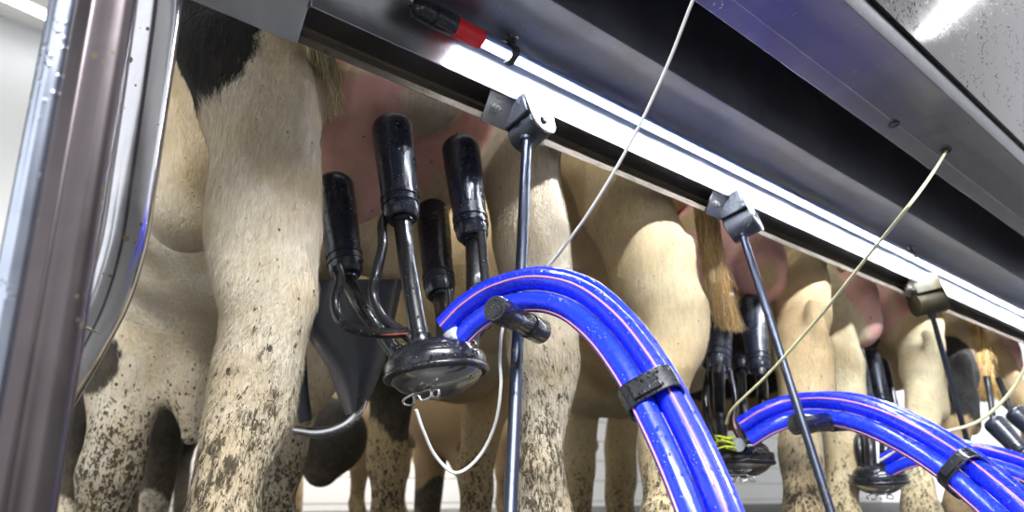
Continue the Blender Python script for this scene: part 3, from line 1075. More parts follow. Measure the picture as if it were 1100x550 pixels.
def cow(Xc, hind, fore, udder, tail, label, tint, black, h=0.011, dirt=(1.0, 0.35), hairs=0, hair_y=1.5, extra=None, skin=(0.012, 0.02), bare=(), belly=(0.33, 0.86, 0.36), bel_z=0.73, chest_z=0.66, dirt_top=0.40, mirror_leg=None):
    lo = (Xc - 0.62, 0.82, DECK - 0.02)
    hi = (Xc + 0.62, 3.55, CAMZ + 1.3)
    Fd = Field(lo, hi, h)
    Z = CAMZ
    # trunk
    Fd.ell((Xc, 2.02, Z + bel_z), (belly[0], 0.68, belly[2]), 0.08)
    Fd.ell((Xc, 2.25, Z + chest_z + 0.04), (0.26, 0.44, 0.38), 0.12)
    Fd.cone((Xc, 1.42, Z + 0.92), (Xc, 2.45, Z + 0.95), 0.20, 0.20, 0.12)
    for s in (-1, 1):
        Fd.cone((Xc + s * 0.15, 1.27, Z + 0.93), (Xc + s * 0.20, 1.55, Z + 1.02), 0.13, 0.13, 0.10)
        Fd.cone((Xc + s * 0.22, 1.40, Z + 0.76), (Xc + s * 0.24, 1.50, Z + 0.55), 0.13, 0.09, 0.08)
        Fd.cone((Xc + s * 0.16, 2.30, Z + 0.75), (Xc + s * 0.15, 2.22, Z + 0.42), 0.15, 0.10, 0.08)
    # neck and head
    Fd.cone((Xc, 2.45, Z + 0.88), (Xc, 2.95, Z + 0.86), 0.22, 0.13, 0.10)
    Fd.cone((Xc, 2.98, Z + 0.92), (Xc, 3.28, Z + 0.82), 0.115, 0.062, 0.05)
    Fd.ell((Xc, 3.31, Z + 0.80), (0.065, 0.06, 0.05), 0.03)
    for s in (-1, 1):
        Fd.cone((Xc + s * 0.10, 2.96, Z + 0.93), (Xc + s * 0.22, 2.94, Z + 0.90), 0.028, 0.012, 0.02)
    legs = []
    for i, lst in enumerate(hind):
        pts = leg_pts(lst)
        s = -1 if i == 0 else 1
        top = pts[0]
        Fd.cone((Xc + s * 0.24, 1.36, Z + 0.86), top[0] + Vector((0, 0.05, 0.03)), 0.14, top[1] * 1.0, 0.05)
        Fd.chain(pts, 0.006)
        bot = pts[-1]
        ft = Vector((bot[0].x, bot[0].y - 0.005, DECK + 0.10))
        Fd.cone(bot[0], ft, bot[1], 0.050, 0.02)
        Fd.cone(ft, (ft.x, ft.y - 0.04, DECK + 0.035), 0.050, 0.050, 0.02)
        legs.append((pts, ft))
        # tendon up the back of the leg and the point of the hock
        hk = [p for p in pts if p[0].z < CAMZ + 0.47 and p[0].z > CAMZ + 0.2]
        if hk:
            hp, hr = hk[0]
            q = Vector((hp.x + 0.005, hp.y - hr * 0.68, hp.z + 0.02))
            Fd.cone(q, (hp.x + 0.012, hp.y - hr * 0.45, hp.z + 0.16), hr * 0.42, hr * 0.36, 0.012)
            Fd.cone(q, (hp.x, hp.y - hr * 0.50, hp.z - 0.10), hr * 0.42, hr * 0.45, 0.012)
    if mirror_leg:
        x, y = mirror_leg
        pts = [(Vector((x - 0.03, y + 0.12, Z + 0.62)), 0.10), (Vector((x, y + 0.03, Z + 0.42)), 0.065), (Vector((x, y - 0.03, Z + 0.34)), 0.058), (Vector((x, y, Z + 0.1)), 0.04), (Vector((x, y, Z - 0.04)), 0.042)]
        Fd.chain(pts, 0.006)
        Fd.cone((x, y, Z - 0.04), (x, y - 0.04, DECK + 0.035), 0.045, 0.048, 0.02)
        legs.append((pts, Vector((x, y, Z - 0.04))))
    fts = []
    for lst in fore:
        pts = leg_pts(lst)
        Fd.chain(pts, 0.006)
        bot = pts[-1]
        ft = Vector((bot[0].x, bot[0].y, DECK + 0.09))
        if bot[0].z > ft.z:
            Fd.cone(bot[0], ft, bot[1] * 0.95, 0.042, 0.02)
        Fd.cone(ft, (ft.x, ft.y - 0.03, DECK + 0.03), 0.045, 0.048, 0.02)
        fts.append((pts, ft))
        top = pts[0]
        Fd.cone(top[0], (Xc + (0.10 if top[0].x > Xc else -0.10), top[0].y + 0.08, Z + 0.66), top[1], 0.13, 0.06)
    if extra:
        for e in extra:
            if e[0] == 'cone':
                Fd.cone(*e[1:])
            else:
                Fd.ell(*e[1:])
    ub = Fd.D.copy()
    for c, r in udder:
        Fd.ell(c, r, 0.022)
    # tail down the rump
    if tail:
        tp = tail['path']
        Fd.cone((Xc, 1.22, Z + 1.02), (tp[0].x, tp[0].y + 0.012, tp[0].z + 0.42), 0.05, 0.030, 0.03)
        Fd.cone((tp[0].x, tp[0].y + 0.012, tp[0].z + 0.42), tp[0], 0.030, 0.018, 0.01)
        Fd.cone(tp[0], tp[1], 0.018, 0.012, 0.008)
    # cut below the deck, gentle lumps
    X, Y_, Zg = Fd.grid((slice(None),) * 3)
    lump = 0.004 * (np.sin(X * 31 + 2 * np.sin(Zg * 17)) + np.sin(Zg * 27 + 2 * np.sin(Y_ * 19 + X * 8)) + np.sin(Y_ * 29 + 2 * np.sin(X * 21)))
    D = Fd.D + lump.astype(np.float32)
    D = np.maximum(D, (DECK + 0.002 - Zg).astype(np.float32))
    D[0], D[-1], D[:, 0], D[:, -1], D[:, :, 0], D[:, :, -1] = (0.2,) * 6
    V, Q = surface_nets(D, Fd.lo, h)
    # one relaxing pass
    for _ in range(2):
        S = np.zeros_like(V)
        C = np.zeros(len(V))
        for a, b in ((0, 1), (1, 2), (2, 3), (3, 0)):
            np.add.at(S, Q[:, a], V[Q[:, b]])
            np.add.at(C, Q[:, a], 1)
        V = V * 0.5 + S / C[:, None] * 0.5

    ucs = [(np.array(c), np.array(r)) for c, r in udder]

    def fields(P):
        pk = np.full(len(P), 9.0)
        for c, r in ucs + [(np.array(c), np.array(r)) for c, r in bare]:
            pk = np.minimum(pk, np.linalg.norm((P - c) / r, axis=1))
        pink = 1 - sstep(1.01 + skin[0], 1.06 + skin[1], pk)
        bf = np.full(len(P), -1.0)
        for (c, r) in black:
            d = 1 - np.linalg.norm((P - np.array(c)) / np.array(r), axis=1)
            bf = np.maximum(bf, d * min(r))
        bf = bf + 0.012 * wob(P, 22, 3.0) + 0.004 * wob(P, 70, 5.0)
        zr = P[:, 2] - CAMZ
        dr = (1 - sstep(dirt[1] - 0.34, dirt[1] + 0.16, zr + 0.05 * wob(P, 14, 2.0))) * dirt[0]
        dr = np.clip(dr + 0.14 + 0.10 * wob(P, 7, 9.0), 0, 1)
        dr = dr * (1 - sstep(0.50, 0.75, zr) * 0.7)
        return pink, bf, dr
    pink, bf, dr = fields(V)
    r = empty('cow', (Xc, 1.7, DECK), label, 'cow', 'dairy cows in the milking stalls')
    tn = np.array(tint[0])[None] + (np.array(tint[1]) - np.array(tint[0]))[None] * sstep(-0.4, 0.5, wob(V, 5, 1.0) + tint[2] * (V[:, 1:2].ravel() - 1.5))[:, None]
    raw_mesh('cow_body', V, Q, 'cow_hide', r, (Xc, 1.7, DECK), [('black_field', bf, False), ('skin_amount', pink, False), ('dirt_amount', dr, False), ('coat_tint', tn, True)])
    if hairs:
        def tintf(t_):
            return np.array(tint[0])[None] + (np.array(tint[1]) - np.array(tint[0]))[None] * sstep(-0.4, 0.5, wob(t_, 5, 1.0))[:, None]

        def region(C, N):
            toc = CAMP - C
            toc /= np.linalg.norm(toc, axis=1, keepdims=True)
            pk, b_, d_ = fields(C)
            return ((N * toc).sum(1) > -0.35) * (C[:, 1] < hair_y) * (C[:, 2] < CAMZ + 0.85) * (pk < 0.3) + 1e-9
        Vs, Fs, at_ = strands(V, Q, fields, tintf, hairs, region, 0.0125, 0.00050)
        raw_mesh('coat_hair', Vs, Fs, 'hide_hair', r, (Xc, 1.7, DECK), at_, smooth=False, kind='stuff')
    if tail:
        tuft('tail_tuft', r, (Xc, 1.7, DECK), tail['path'], tail['r'][0], tail['r'][1], tail['n'], tail['tint'], curl=tail.get('curl', 0.012), w=tail.get('w', 0.0011))
    return r


def E3(px, py, Y, rx, ry, rz):
    """ellipsoid centred at a pixel on plane Y, radii in pixels there (ry in metres)"""
    k = depth(px, py, Y) / F
    return (tuple(PY(px, py, Y)), (rx * k, ry, rz * k))


cream = ((0.86, 0.74, 0.54), (0.97, 0.93, 0.83), 0.0)
straw = ((0.74, 0.56, 0.31), (0.93, 0.80, 0.54), 0.0)
straw2 = ((0.90, 0.76, 0.46), (0.95, 0.87, 0.62), 0.0)
tan = ((0.46, 0.30, 0.16), (0.70, 0.54, 0.34), 0.0)

# cow 1, nearest
cow(0.80,
    hind=[[(268, -30, 1.155, 140), (272, 40, 1.13, 138), (277, 110, 1.075, 128), (284, 180, 1.035, 122), (287, 250, 1.005, 118), (288, 320, 0.99, 104), (279, 390, 0.99, 94), (264, 460, 1.0, 86), (249, 530, 1.005, 80), (244, 560, 1.01, 78)],
          [(566, 120, 1.13, 88), (562, 190, 1.07, 86), (570, 260, 1.03, 84), (583, 330, 1.0, 84), (587, 385, 0.99, 76), (583, 440, 1.0, 62), (580, 500, 1.0, 56), (580, 560, 1.01, 55)]],
    fore=[[(150, 330, 2.10, 95), (135, 400, 2.08, 72), (125, 470, 2.06, 64), (118, 510, 2.06, 62), (112, 560, 2.08, 48)],
          [(330, 400, 2.15, 60), (312, 460, 2.12, 44), (302, 520, 2.12, 38), (300, 560, 2.12, 34)]],
    udder=[E3(372, 130, 1.20, 62, 0.13, 78), E3(470, 120, 1.20, 72, 0.12, 68), E3(390, 165, 1.20, 46, 0.11, 80), E3(452, 165, 1.30, 52, 0.13, 84), E3(505, 110, 1.20, 42, 0.09, 60), E3(420, 60, 1.25, 110, 0.15, 70), E3(425, 105, 1.19, 75, 0.13, 62), E3(440, 60, 1.14, 90, 0.06, 50), E3(425, 100, 1.12, 72, 0.06, 38)],
    tail=dict(path=[PY(340, 30, 1.03), PY(344, 60, 1.02), PY(350, 92, 1.02), PY(352, 124, 1.02)], r=(0.026, 0.026), n=1500, tint=[(0.88, 0.76, 0.42), (0.76, 0.62, 0.32), (0.95, 0.86, 0.58), (0.52, 0.40, 0.18)], curl=0.014),
    label='nearest cow, cream hide with a black thigh patch, between post and nearest rod',
    tint=cream,
    black=[(tuple(PY(226, 5, 1.08)), (0.062, 0.16, 0.185)), (tuple(PY(210, -60, 1.2)), (0.085, 0.2, 0.12)), (tuple(PY(100, 392, 2.08)), (0.06, 0.1, 0.07)), (tuple(PY(188, 190, 1.65)), (0.03, 0.03, 0.03))],
    bare=[(tuple(PY(462, 118, 1.30)), (0.12, 0.24, 0.13)), (tuple(PY(400, 60, 1.2)), (0.10, 0.2, 0.10))], h=0.0095, dirt=(0.95, 0.30), hairs=90000, hair_y=1.4,
    extra=[('cone', PY(322, 50, 1.10), PY(318, 165, 1.005), 0.05, 0.038, 0.012), ('cone', PY(318, 165, 1.005), PY(322, 245, 0.97), 0.038, 0.032, 0.012), ('cone', PY(238, 50, 1.08), PY(258, 112, 1.05), 0.065, 0.055, 0.012), ('cone', PY(190, 330, 2.0), PY(208, 440, 1.98), 0.11, 0.045, 0.08), ('cone', PY(208, 440, 1.98), PY(204, 468, 1.97), 0.045, 0.022, 0.03)])

# cow 2
cow(1.74,
    hind=[[(655, 165, 1.15, 100), (674, 225, 1.09, 100), (700, 285, 1.04, 90), (722, 338, 1.0, 74), (719, 395, 0.99, 60), (714, 450, 1.0, 47), (712, 560, 1.0, 45)],
          [(864, 285, 1.09, 48), (862, 340, 1.02, 56), (864, 395, 0.99, 56), (863, 450, 0.99, 45), (862, 560, 0.99, 42)]],
    fore=[[(425, 350, 2.25, 54), (422, 400, 2.25, 50), (420, 450, 2.25, 46), (417, 500, 2.25, 40), (415, 560, 2.25, 34)],
          [(535, 400, 2.3, 60), (520, 450, 2.3, 46), (512, 510, 2.3, 38), (510, 560, 2.3, 34)]],
    udder=[E3(812, 282, 1.09, 38, 0.08, 46), E3(755, 270, 1.22, 34, 0.12, 60), E3(790, 250, 1.22, 55, 0.12, 55)],
    tail=dict(path=[PY(757, 215, 1.035), PY(763, 265, 1.03), PY(772, 310, 1.03), PY(784, 355, 1.03)], r=(0.040, 0.024), n=2200, tint=[(0.90, 0.64, 0.30), (0.76, 0.50, 0.20), (0.95, 0.76, 0.44), (0.58, 0.36, 0.14)], curl=0.03, w=0.0016),
    label='straw coloured cow behind the large blue hose, udder beside the middle rod',
    tint=straw, black=[(tuple(PY(604, 205, 1.45)), (0.05, 0.2, 0.11)), (tuple(PY(424, 400, 2.25)), (0.12, 0.2, 0.235))],
    h=0.011, dirt=(0.85, 0.26), hairs=60000, hair_y=1.35)

# cow 3
cow(2.68,
    hind=[[(876, 295, 1.18, 46), (890, 345, 1.12, 48), (904, 400, 1.08, 44), (906, 460, 1.06, 38), (905, 560, 1.06, 34)],
          [(986, 315, 1.10, 44), (986, 365, 1.02, 50), (994, 410, 0.97, 42), (989, 455, 0.97, 32), (985, 540, 0.97, 29)]],
    fore=[[(626, 400, 2.4, 50), (622, 450, 2.4, 42), (620, 510, 2.4, 36), (619, 560, 2.4, 33)],
          [(672, 420, 2.4, 42), (668, 460, 2.4, 36), (666, 520, 2.4, 33), (665, 560, 2.4, 30)]],
    udder=[E3(921, 332, 1.08, 26, 0.08, 44), E3(957, 333, 1.09, 25, 0.07, 40), E3(935, 300, 1.2, 45, 0.12, 40)],
    tail=None,
    label='pale yellow cow with a bare pink udder, left of the muddy hinge',
    tint=straw2, black=[], h=0.012, dirt=(0.7, 0.22), hairs=30000, hair_y=1.3)

# cow 4
cow(3.66,
    hind=[[(1014, 350, 1.14, 50), (1024, 395, 1.06, 44), (1031, 430, 1.02, 36), (1030, 470, 1.02, 28), (1029, 540, 1.02, 26)]],
    fore=[[(762, 460, 2.5, 36), (760, 510, 2.5, 30), (759, 560, 2.5, 27)]],
    udder=[E3(1082, 385, 1.09, 24, 0.07, 32), E3(1094, 360, 1.12, 34, 0.07, 34), E3(1068, 370, 1.12, 22, 0.07, 34)],
    tail=dict(path=[PY(1044, 345, 1.035), PY(1048, 375, 1.03), PY(1053, 405, 1.0), PY(1058, 430, 1.0)], r=(0.06, 0.045), n=2600, tint=[(0.85, 0.56, 0.20), (0.62, 0.38, 0.12), (0.92, 0.68, 0.32)], curl=0.05, w=0.0028),
    label='farthest cow, black legged, with a curly ginger tail beside its pink udder',
    tint=tan, black=[(tuple(PY(1018, 400, 1.05)), (0.16, 0.3, 0.22)), ((3.3, 1.9, CAMZ + 0.7), (0.3, 0.8, 0.3))], h=0.013, dirt=(0.45, 0.2), mirror_leg=(4.12, 1.02))


# ------------------------------------------------------------------ milking clusters
def frame_from(a, b):
    T = (Vector(b) - Vector(a)).normalized()
    u = T.orthogonal().normalized()
    return T, u, T.cross(u)


def cup(top, bot, r, root, tube_to, rt, vent=True):
    """teat cup: shell hanging from top to bot, short milk tube onwards"""
    top, bot = Vector(top), Vector(bot)
    L = (bot - top).length
    p = [(0.0, r * 0.30), (0.001, r * 0.55), (r * 0.10, r * 0.78), (r * 0.32, r * 0.96), (r * 0.55, r * 1.02), (r * 0.8, r * 1.0), (L * 0.30, r * 0.99), (L * 0.74, r * 0.86), (L * 0.78, r * 0.86), (L * 0.785, r * 0.90), (L * 0.82, r * 0.90), (L * 0.825, r * 0.84), (L * 0.85, r * 0.84), (L * 0.855, r * 0.89), (L * 0.885, r * 0.89), (L * 0.89, r * 0.83), (L * 0.97, r * 0.80), (L, r * 0.66)]
    s = MB().lathe(top, bot, p, 30).build('teat_cup', 'black_shell', root)
    d = (bot - top).normalized()
    st = bot - d * 0.006
    n = len(tube_to)
    rads = [rt * 1.15, rt * 1.05] + [rt] * n
    MB().tube([st, st + d * 0.018] + [Vector(q) for q in tube_to], rads, 16).build('short_milk_tube', 'black_rubber', s)
    if vent:
        e = st - d * L * 0.25
        MB().lathe(bot + d * 0.001, bot + d, [(0, rt * 1.32), (0.006, rt * 1.3), (0.008, rt * 1.1)], 20).build('tube_collar', 'black_plastic', s)
    return s


def claw(c, axis, R, root, hook_dir, dirty=False):
    """c: centre of the flange; axis: up direction"""
    c = Vector(c)
    T = Vector(axis).normalized()
    k = R / 0.077
    MB().lathe(c, c + T, [(-0.013 * k, R * 0.84), (-0.012 * k, R * 0.98), (-0.009 * k, R), (0.008 * k, R), (0.012 * k, R * 0.97), (0.0135 * k, R * 0.88), (0.022 * k, R * 0.85), (0.030 * k, R * 0.74), (0.036 * k, R * 0.56), (0.040 * k, R * 0.36), (0.042 * k, R * 0.15), (0.043 * k, 0.001)], 48).build('claw_top', 'black_plastic', root)
    # rim with screw heads
    rim = MB()
    u = T.orthogonal().normalized()
    w = T.cross(u)
    rim.tube([c + (u * math.cos(a) + w * math.sin(a)) * R * 0.955 - T * 0.010 * k for a in np.linspace(0, 2 * math.pi, 25)[:-1]], 0.0058 * k, 12, res=3, closed=True)
    rr = rim.build('rim_gasket', 'black_rubber', root)
    for i in range(10):
        a = i * 0.628 + 0.2
        q = c + (u * math.cos(a) + w * math.sin(a)) * R * 0.90 + T * 0.007 * k
        MB().lathe(q, q + T, [(0, 0.0034 * k), (0.0034 * k, 0.0034 * k), (0.004 * k, 0.002 * k)], 8).build('screw', 'rod_steel', rr)
    MB().lathe(c - T * 0.012 * k, c - T, [(-0.002 * k, R * 0.90), (0.006 * k, R * 0.88), (0.016 * k, R * 0.74), (0.025 * k, R * 0.53), (0.031 * k, R * 0.30), (0.033 * k, R * 0.12), (0.033 * k, 0.0005)], 40).build('claw_bowl', 'bowl_steel', root, label='round steel milk bowl')
    # double hook below the near edge
    h = Vector(hook_dir).normalized()
    h = (h - T * h.dot(T)).normalized()
    s = T.cross(h)
    q = c + h * R * 0.50 - T * 0.040 * k
    m = MB()
    a_ = 0.0021 * k
    m.tube([q + s * 0.020 * k + h * 0.0 * k, q + s * 0.020 * k - T * 0.010 * k, q + s * 0.008 * k - T * 0.013 * k + h * 0.006 * k, q + s * 0.004 * k - T * 0.006 * k + h * 0.008 * k, q - s * 0.004 * k - T * 0.004 * k + h * 0.008 * k, q - s * 0.008 * k - T * 0.013 * k + h * 0.006 * k, q - s * 0.020 * k - T * 0.014 * k, q - s * 0.030 * k - T * 0.010 * k + h * 0.004 * k, q - s * 0.026 * k - T * 0.004 * k + h * 0.006 * k, q - s * 0.012 * k + T * 0.001 * k, q], a_, 10, closed=True)
    m.tube([q + s * 0.018 * k - T * 0.010 * k, q + s * 0.034 * k - T * 0.013 * k, q + s * 0.036 * k - T * 0.004 * k, q + s * 0.022 * k - T * 0.002 * k], a_, 10)
    m.build('wire_hook', 'bolt_steel', root)
    return c


def hose(name, pts, r, mat, parent):
    return MB().tube(pts, r, 20, res=10).build(name, mat, parent)


# ---- cluster 1
k1 = empty('milking_cluster', PD(468, 398, 1.14), 'nearest milking cluster, four wet black teat cups above a round steel bowl', 'milking cluster', 'milking clusters')
c1 = PD(468, 395, 1.14)
tocam = (Vector((0, 0, CAMZ)) - c1).normalized()
ax1 = (Vector((0, 0, 1)) + tocam * -0.06 + Vector((sa, -ca, 0)) * -0.13).normalized()
claw(c1, ax1, 0.0740, k1, tocam + Vector((sa, -ca, 0)) * -0.85)


def onclaw(px, py, d):
    return PD(px, py, d)


cup(PY(421, 130, 1.05), PY(432, 236, 0.99), 0.0355, k1, [PD(439, 290, 1.20), PD(446, 335, 1.16), PD(453, 372, 1.13)], 0.0138)
cup(PY(494, 152, 1.06), PY(508, 257, 1.0), 0.0350, k1, [PD(510, 300, 1.26), PD(509, 340, 1.21), PD(503, 378, 1.17)], 0.0140)
cup(PY(464, 223, 1.24), PY(473, 318, 1.12), 0.0340, k1, [PD(477, 340, 1.26), PD(478, 372, 1.20)], 0.0140)
cup(PY(357, 192, 1.16), PY(373, 296, 1.10), 0.0340, k1, [PD(386, 325, 1.24), PD(408, 355, 1.22), PD(428, 383, 1.19)], 0.0125)
for pts, rr, st in (
        ([(421, 222, 1.31), (411, 240, 1.26), (411, 264, 1.22), (404, 295, 1.18), (401, 318, 1.17), (412, 342, 1.15), (434, 358, 1.13), (450, 372, 1.12)], 0.0078, False),
        ([(361, 285, 1.20), (365, 300, 1.20), (360, 325, 1.19), (367, 346, 1.17), (388, 356, 1.15), (413, 358, 1.13), (437, 357, 1.12)], 0.0080, True),
        ([(517, 250, 1.24), (521, 300, 1.22), (524, 340, 1.20), (512, 362, 1.19)], 0.0072, False),
        ([(482, 312, 1.29), (489, 345, 1.27), (520, 352, 1.24), (529, 340, 1.22)], 0.0062, False)):
    P_ = [PD(*p) for p in pts]
    o = MB().tube(P_, rr, 14).build('pulse_tube', 'black_rubber', k1)
    if st:
        MB().tube([p + (Vector((0, 0, CAMZ)) - p).normalized() * rr * 0.93 - Vector((0, 0, 1)) * 0.002 for p in P_[2:]], 0.0012, 8).build('red_stripe', 'red_stripe', o, label='thin red stripe')
# tube manifold, outlet nozzle and yellow grime
MB().lathe(PD(497, 377, 1.12), PD(479, 350, 1.13), [(0, 0.0145), (0.006, 0.0155), (0.008, 0.0135), (0.03, 0.0135), (0.034, 0.012)], 22).build('outlet_nozzle', 'clear_fitting', k1, label='pale clear outlet nozzle')
for p in ((453, 372, 1.12), (503, 380, 1.16), (430, 385, 1.18)):
    q = PD(*p)
    MB().lathe(q - ax1 * 0.006, q + ax1, [(0, 0.019), (0.008, 0.018), (0.010, 0.0155), (0.022, 0.0150), (0.024, 0.0135)], 20).build('tube_nipple', 'black_plastic', k1)

# ---- cluster 2
c2 = PD(795, 492, 2.0)
k2 = empty('milking_cluster', c2, 'second milking cluster with yellow stained rings, half hidden by the large blue hose', 'milking cluster', 'milking clusters')
tc2 = (Vector((0, 0, CAMZ)) - c2).normalized()
claw(c2, Vector((0.02, 0, 1)), 0.084, k2, tc2 + Vector((-0.5, 0, 0)))
cup(PY(776, 303, 1.09), PY(772, 397, 1.05), 0.0345, k2, [PD(773, 440, 2.06), PD(776, 478, 1.970)], 0.0150)
cup(PY(806, 322, 1.10), PY(817, 400, 1.03), 0.0355, k2, [PD(819, 430, 2.11), PD(812, 478, 1.990)], 0.0145)
cup(PY(758, 318, 1.2), PY(764, 392, 1.13), 0.032, k2, [PD(768, 440, 2.16), PD(778, 484, 2.01)], 0.0120)
cup(PY(786, 330, 1.25), PY(796, 400, 1.16), 0.032, k2, [PD(798, 440, 2.16), PD(798, 480, 2.01)], 0.0120)
for pts in ([(762, 395, 2.11), (757, 430, 2.05), (763, 462, 1.97), (778, 480, 1.92)], [(784, 398, 2.08), (790, 430, 2.01), (788, 455, 1.97), (800, 478, 1.94)]):
    P_ = [PD(*p) for p in pts]
    o = MB().tube(P_, 0.0085, 12).build('pulse_tube', 'black_rubber', k2)
    MB().tube([p + (Vector((0, 0, CAMZ)) - p).normalized() * 0.008 for p in P_], 0.0014, 8).build('red_stripe', 'red_stripe', o, label='thin red stripe')
for dz in (0.0, 0.014, 0.026):
    q = PD(779, 482, 1.910) + Vector((0, 0, dz))
    MB().tube([q + Vector((math.cos(a), math.sin(a), 0.15 * math.sin(a * 2 + dz * 90))) * (0.026 - dz * 0.15) for a in np.linspace(0, 6.283, 13)[:-1]], 0.0026, 8, closed=True, res=4).build('yellow_ring', 'yellow_ring', k2, label='yellow stained ring')
MB().lathe(PD(793, 478, 1.900), PD(806, 462, 2.188), [(0, 0.016), (0.02, 0.016), (0.024, 0.014)], 20).build('outlet_nozzle', 'clear_fitting', k2, label='pale clear outlet nozzle')

# ---- cluster 3
c3 = PD(944, 514, 2.20)
k3 = empty('milking_cluster', c3, 'third milking cluster hanging under the bare pink udder, beyond the second blue hose', 'milking cluster', 'milking clusters')
tc3 = (Vector((0, 0, CAMZ)) - c3).normalized()
claw(c3, Vector((-0.06, 0, 1)), 0.076, k3, tc3 + Vector((-0.9, 0, 0)))
cup(PY(917, 374, 1.10), PY(932, 440, 1.05), 0.0305, k3, [PD(934, 470, 2.25), PD(936, 503, 2.20)], 0.0160)
cup(PY(935, 377, 1.12), PY(950, 440, 1.07), 0.0290, k3, [PD(951, 470, 2.28), PD(951, 503, 2.22)], 0.0160)
cup(PY(926, 385, 1.22), PY(924, 440, 1.15), 0.0280, k3, [PD(922, 470, 2.3), PD(927, 505, 2.24)], 0.0140)
cup(PY(946, 388, 1.24), PY(960, 445, 1.17), 0.0280, k3, [PD(962, 470, 2.3), PD(960, 505, 2.24)], 0.0140)

# ---- cluster 4 (swung down, cups lying over)
c4 = PD(1078, 520, 2.55)
k4 = empty('milking_cluster', c4, 'farthest milking cluster, its teat cups drooping sideways at the right edge', 'milking cluster', 'milking clusters')
claw(c4, Vector((0, 0, 1)), 0.07, k4, Vector((-1, -1, 0)))
cup(PD(1064, 450, 2.50), PD(1098, 486, 2.42), 0.0330, k4, [PD(1112, 500, 2.42), PD(1100, 512, 2.48)], 0.016)
cup(PD(1086, 440, 2.62), PD(1118, 470, 2.55), 0.0330, k4, [PD(1128, 490, 2.55), PD(1100, 512, 2.55)], 0.016)
for pts in ([(1060, 405, 2.66), (1064, 428, 2.62), (1067, 452, 2.54)], [(1072, 405, 2.7), (1080, 425, 2.68), (1087, 444, 2.64)]):
    MB().tube([PD(*p) for p in pts], 0.010, 12).build('cup_liner', 'black_rubber', k4)


# ------------------------------------------------------------------ blue hoses
def bundle(label, P, rad, strap_at, strap_w, sep=1.0, third=True, stripes=((0, 0.0), (1, 0.0))):
    pts = [PD(*p) for p in P]
    r = empty('hose_bundle', pts[0], label, 'hose', 'blue milk hose bundles')
    # frames
    camv = Vector((0, 0, CAMZ))
    fr = []
    for i, p in enumerate(pts):
        T = (pts[min(i + 1, len(pts) - 1)] - pts[max(i - 1, 0)]).normalized()
        Vw = (camv - p).normalized()
        up = (Vector((0, 0, 1)) - T * T.z)
        n = T.cross(Vw)
        n.normalize()
        if n.z < 0:
            n = -n
        w = n.cross(T).normalized()
        if w.dot(Vw) < 0:
            w = -w
        fr.append((T, n, w))
    up_ = [p + f[1] * rad * sep - f[2] * rad * 0.25 for p, f in zip(pts, fr)]
    lo_ = [p - f[1] * rad * sep + f[2] * rad * 0.25 for p, f in zip(pts, fr)]
    a = hose('milk_hose', up_, rad, 'blue_hose', r)
    b = hose('pulse_hose', lo_, rad * 0.96, 'blue_hose_lower', r)
    if third:
        P3 = [p + f[1] * rad * (1.0 + min(1.0, max(0, i - 1) * 0.4) * 0.95) - f[2] * rad * 1.15 for i, (p, f) in enumerate(zip(pts, fr))][1:]
        hose('air_hose', P3, rad * 0.50, 'blue_hose', r)
    def stripe(center, ang, r_, par, i0=0):
        S = []
        for i, (c, f) in enumerate(zip(center, fr)):
            d = f[2] * math.cos(ang) + f[1] * math.sin(ang)
            S.append(c + d * r_ * 0.985)
        MB().tube(S[i0:], r_ * 0.10, 8, res=10).build('pink_stripe', 'pink_stripe', par, label='thin pink stripe')
    stripe(up_, math.radians(14), rad, a)
    stripe(lo_, math.radians(-50), rad * 0.96, b)
    # strap: rounded band round the bundle
    if strap_at is not None:
        i, t = strap_at
        for s_, wd in ((t, strap_w),):
            c = pts[i].lerp(pts[i + 1], s_)
            T, n, w = fr[i]
            T2, n2, w2 = fr[i + 1]
            T = (pts[i + 1] - pts[i]).normalized()
            n = (n.lerp(n2, s_))
            n = (n - T * n.dot(T)).normalized()
            w = n.cross(T)
            if w.dot(camv - c) < 0:
                w = -w
            ring_o, ring_i = [], []
            hn, hw = rad * (1 + sep) + 0.004, rad * 1.18 + 0.002 + (rad * 0.15 if third else 0)
            for q in range(36):
                an = 2 * math.pi * q / 36
                ca_, sa_ = math.cos(an), math.sin(an)
                e = 0.62
                x = math.copysign(abs(ca_) ** e, ca_) * hn
                y = math.copysign(abs(sa_) ** e, sa_) * hw
                ring_o.append((x, y))
            V, Fc = [], []
            for (x, y) in ring_o:
                for (k_, tt) in ((1.0, -wd / 2), (1.0, wd / 2), (0.90, wd / 2), (0.90, -wd / 2)):
                    V.append(c + n * x * k_ + w * y * k_ + T * tt)
            m_ = len(ring_o)
            for q in range(m_):
                q2 = (q + 1) % m_
                for j in range(4):
                    j2 = (j + 1) % 4
                    Fc.append((q * 4 + j, q * 4 + j2, q2 * 4 + j2, q2 * 4 + j))
            st = MB().add(V, Fc).build('hose_strap', 'black_plastic', r, bevel=0.001)
            m = MB()
            cc = c + w * (hw + 0.001) - n * hn * 0.05
            m.box(cc, (hn * 1.0, wd * 0.72, 0.004), n, T)
            m.build('strap_clasp', 'black_rubber', st, bevel=0.001)
    return r


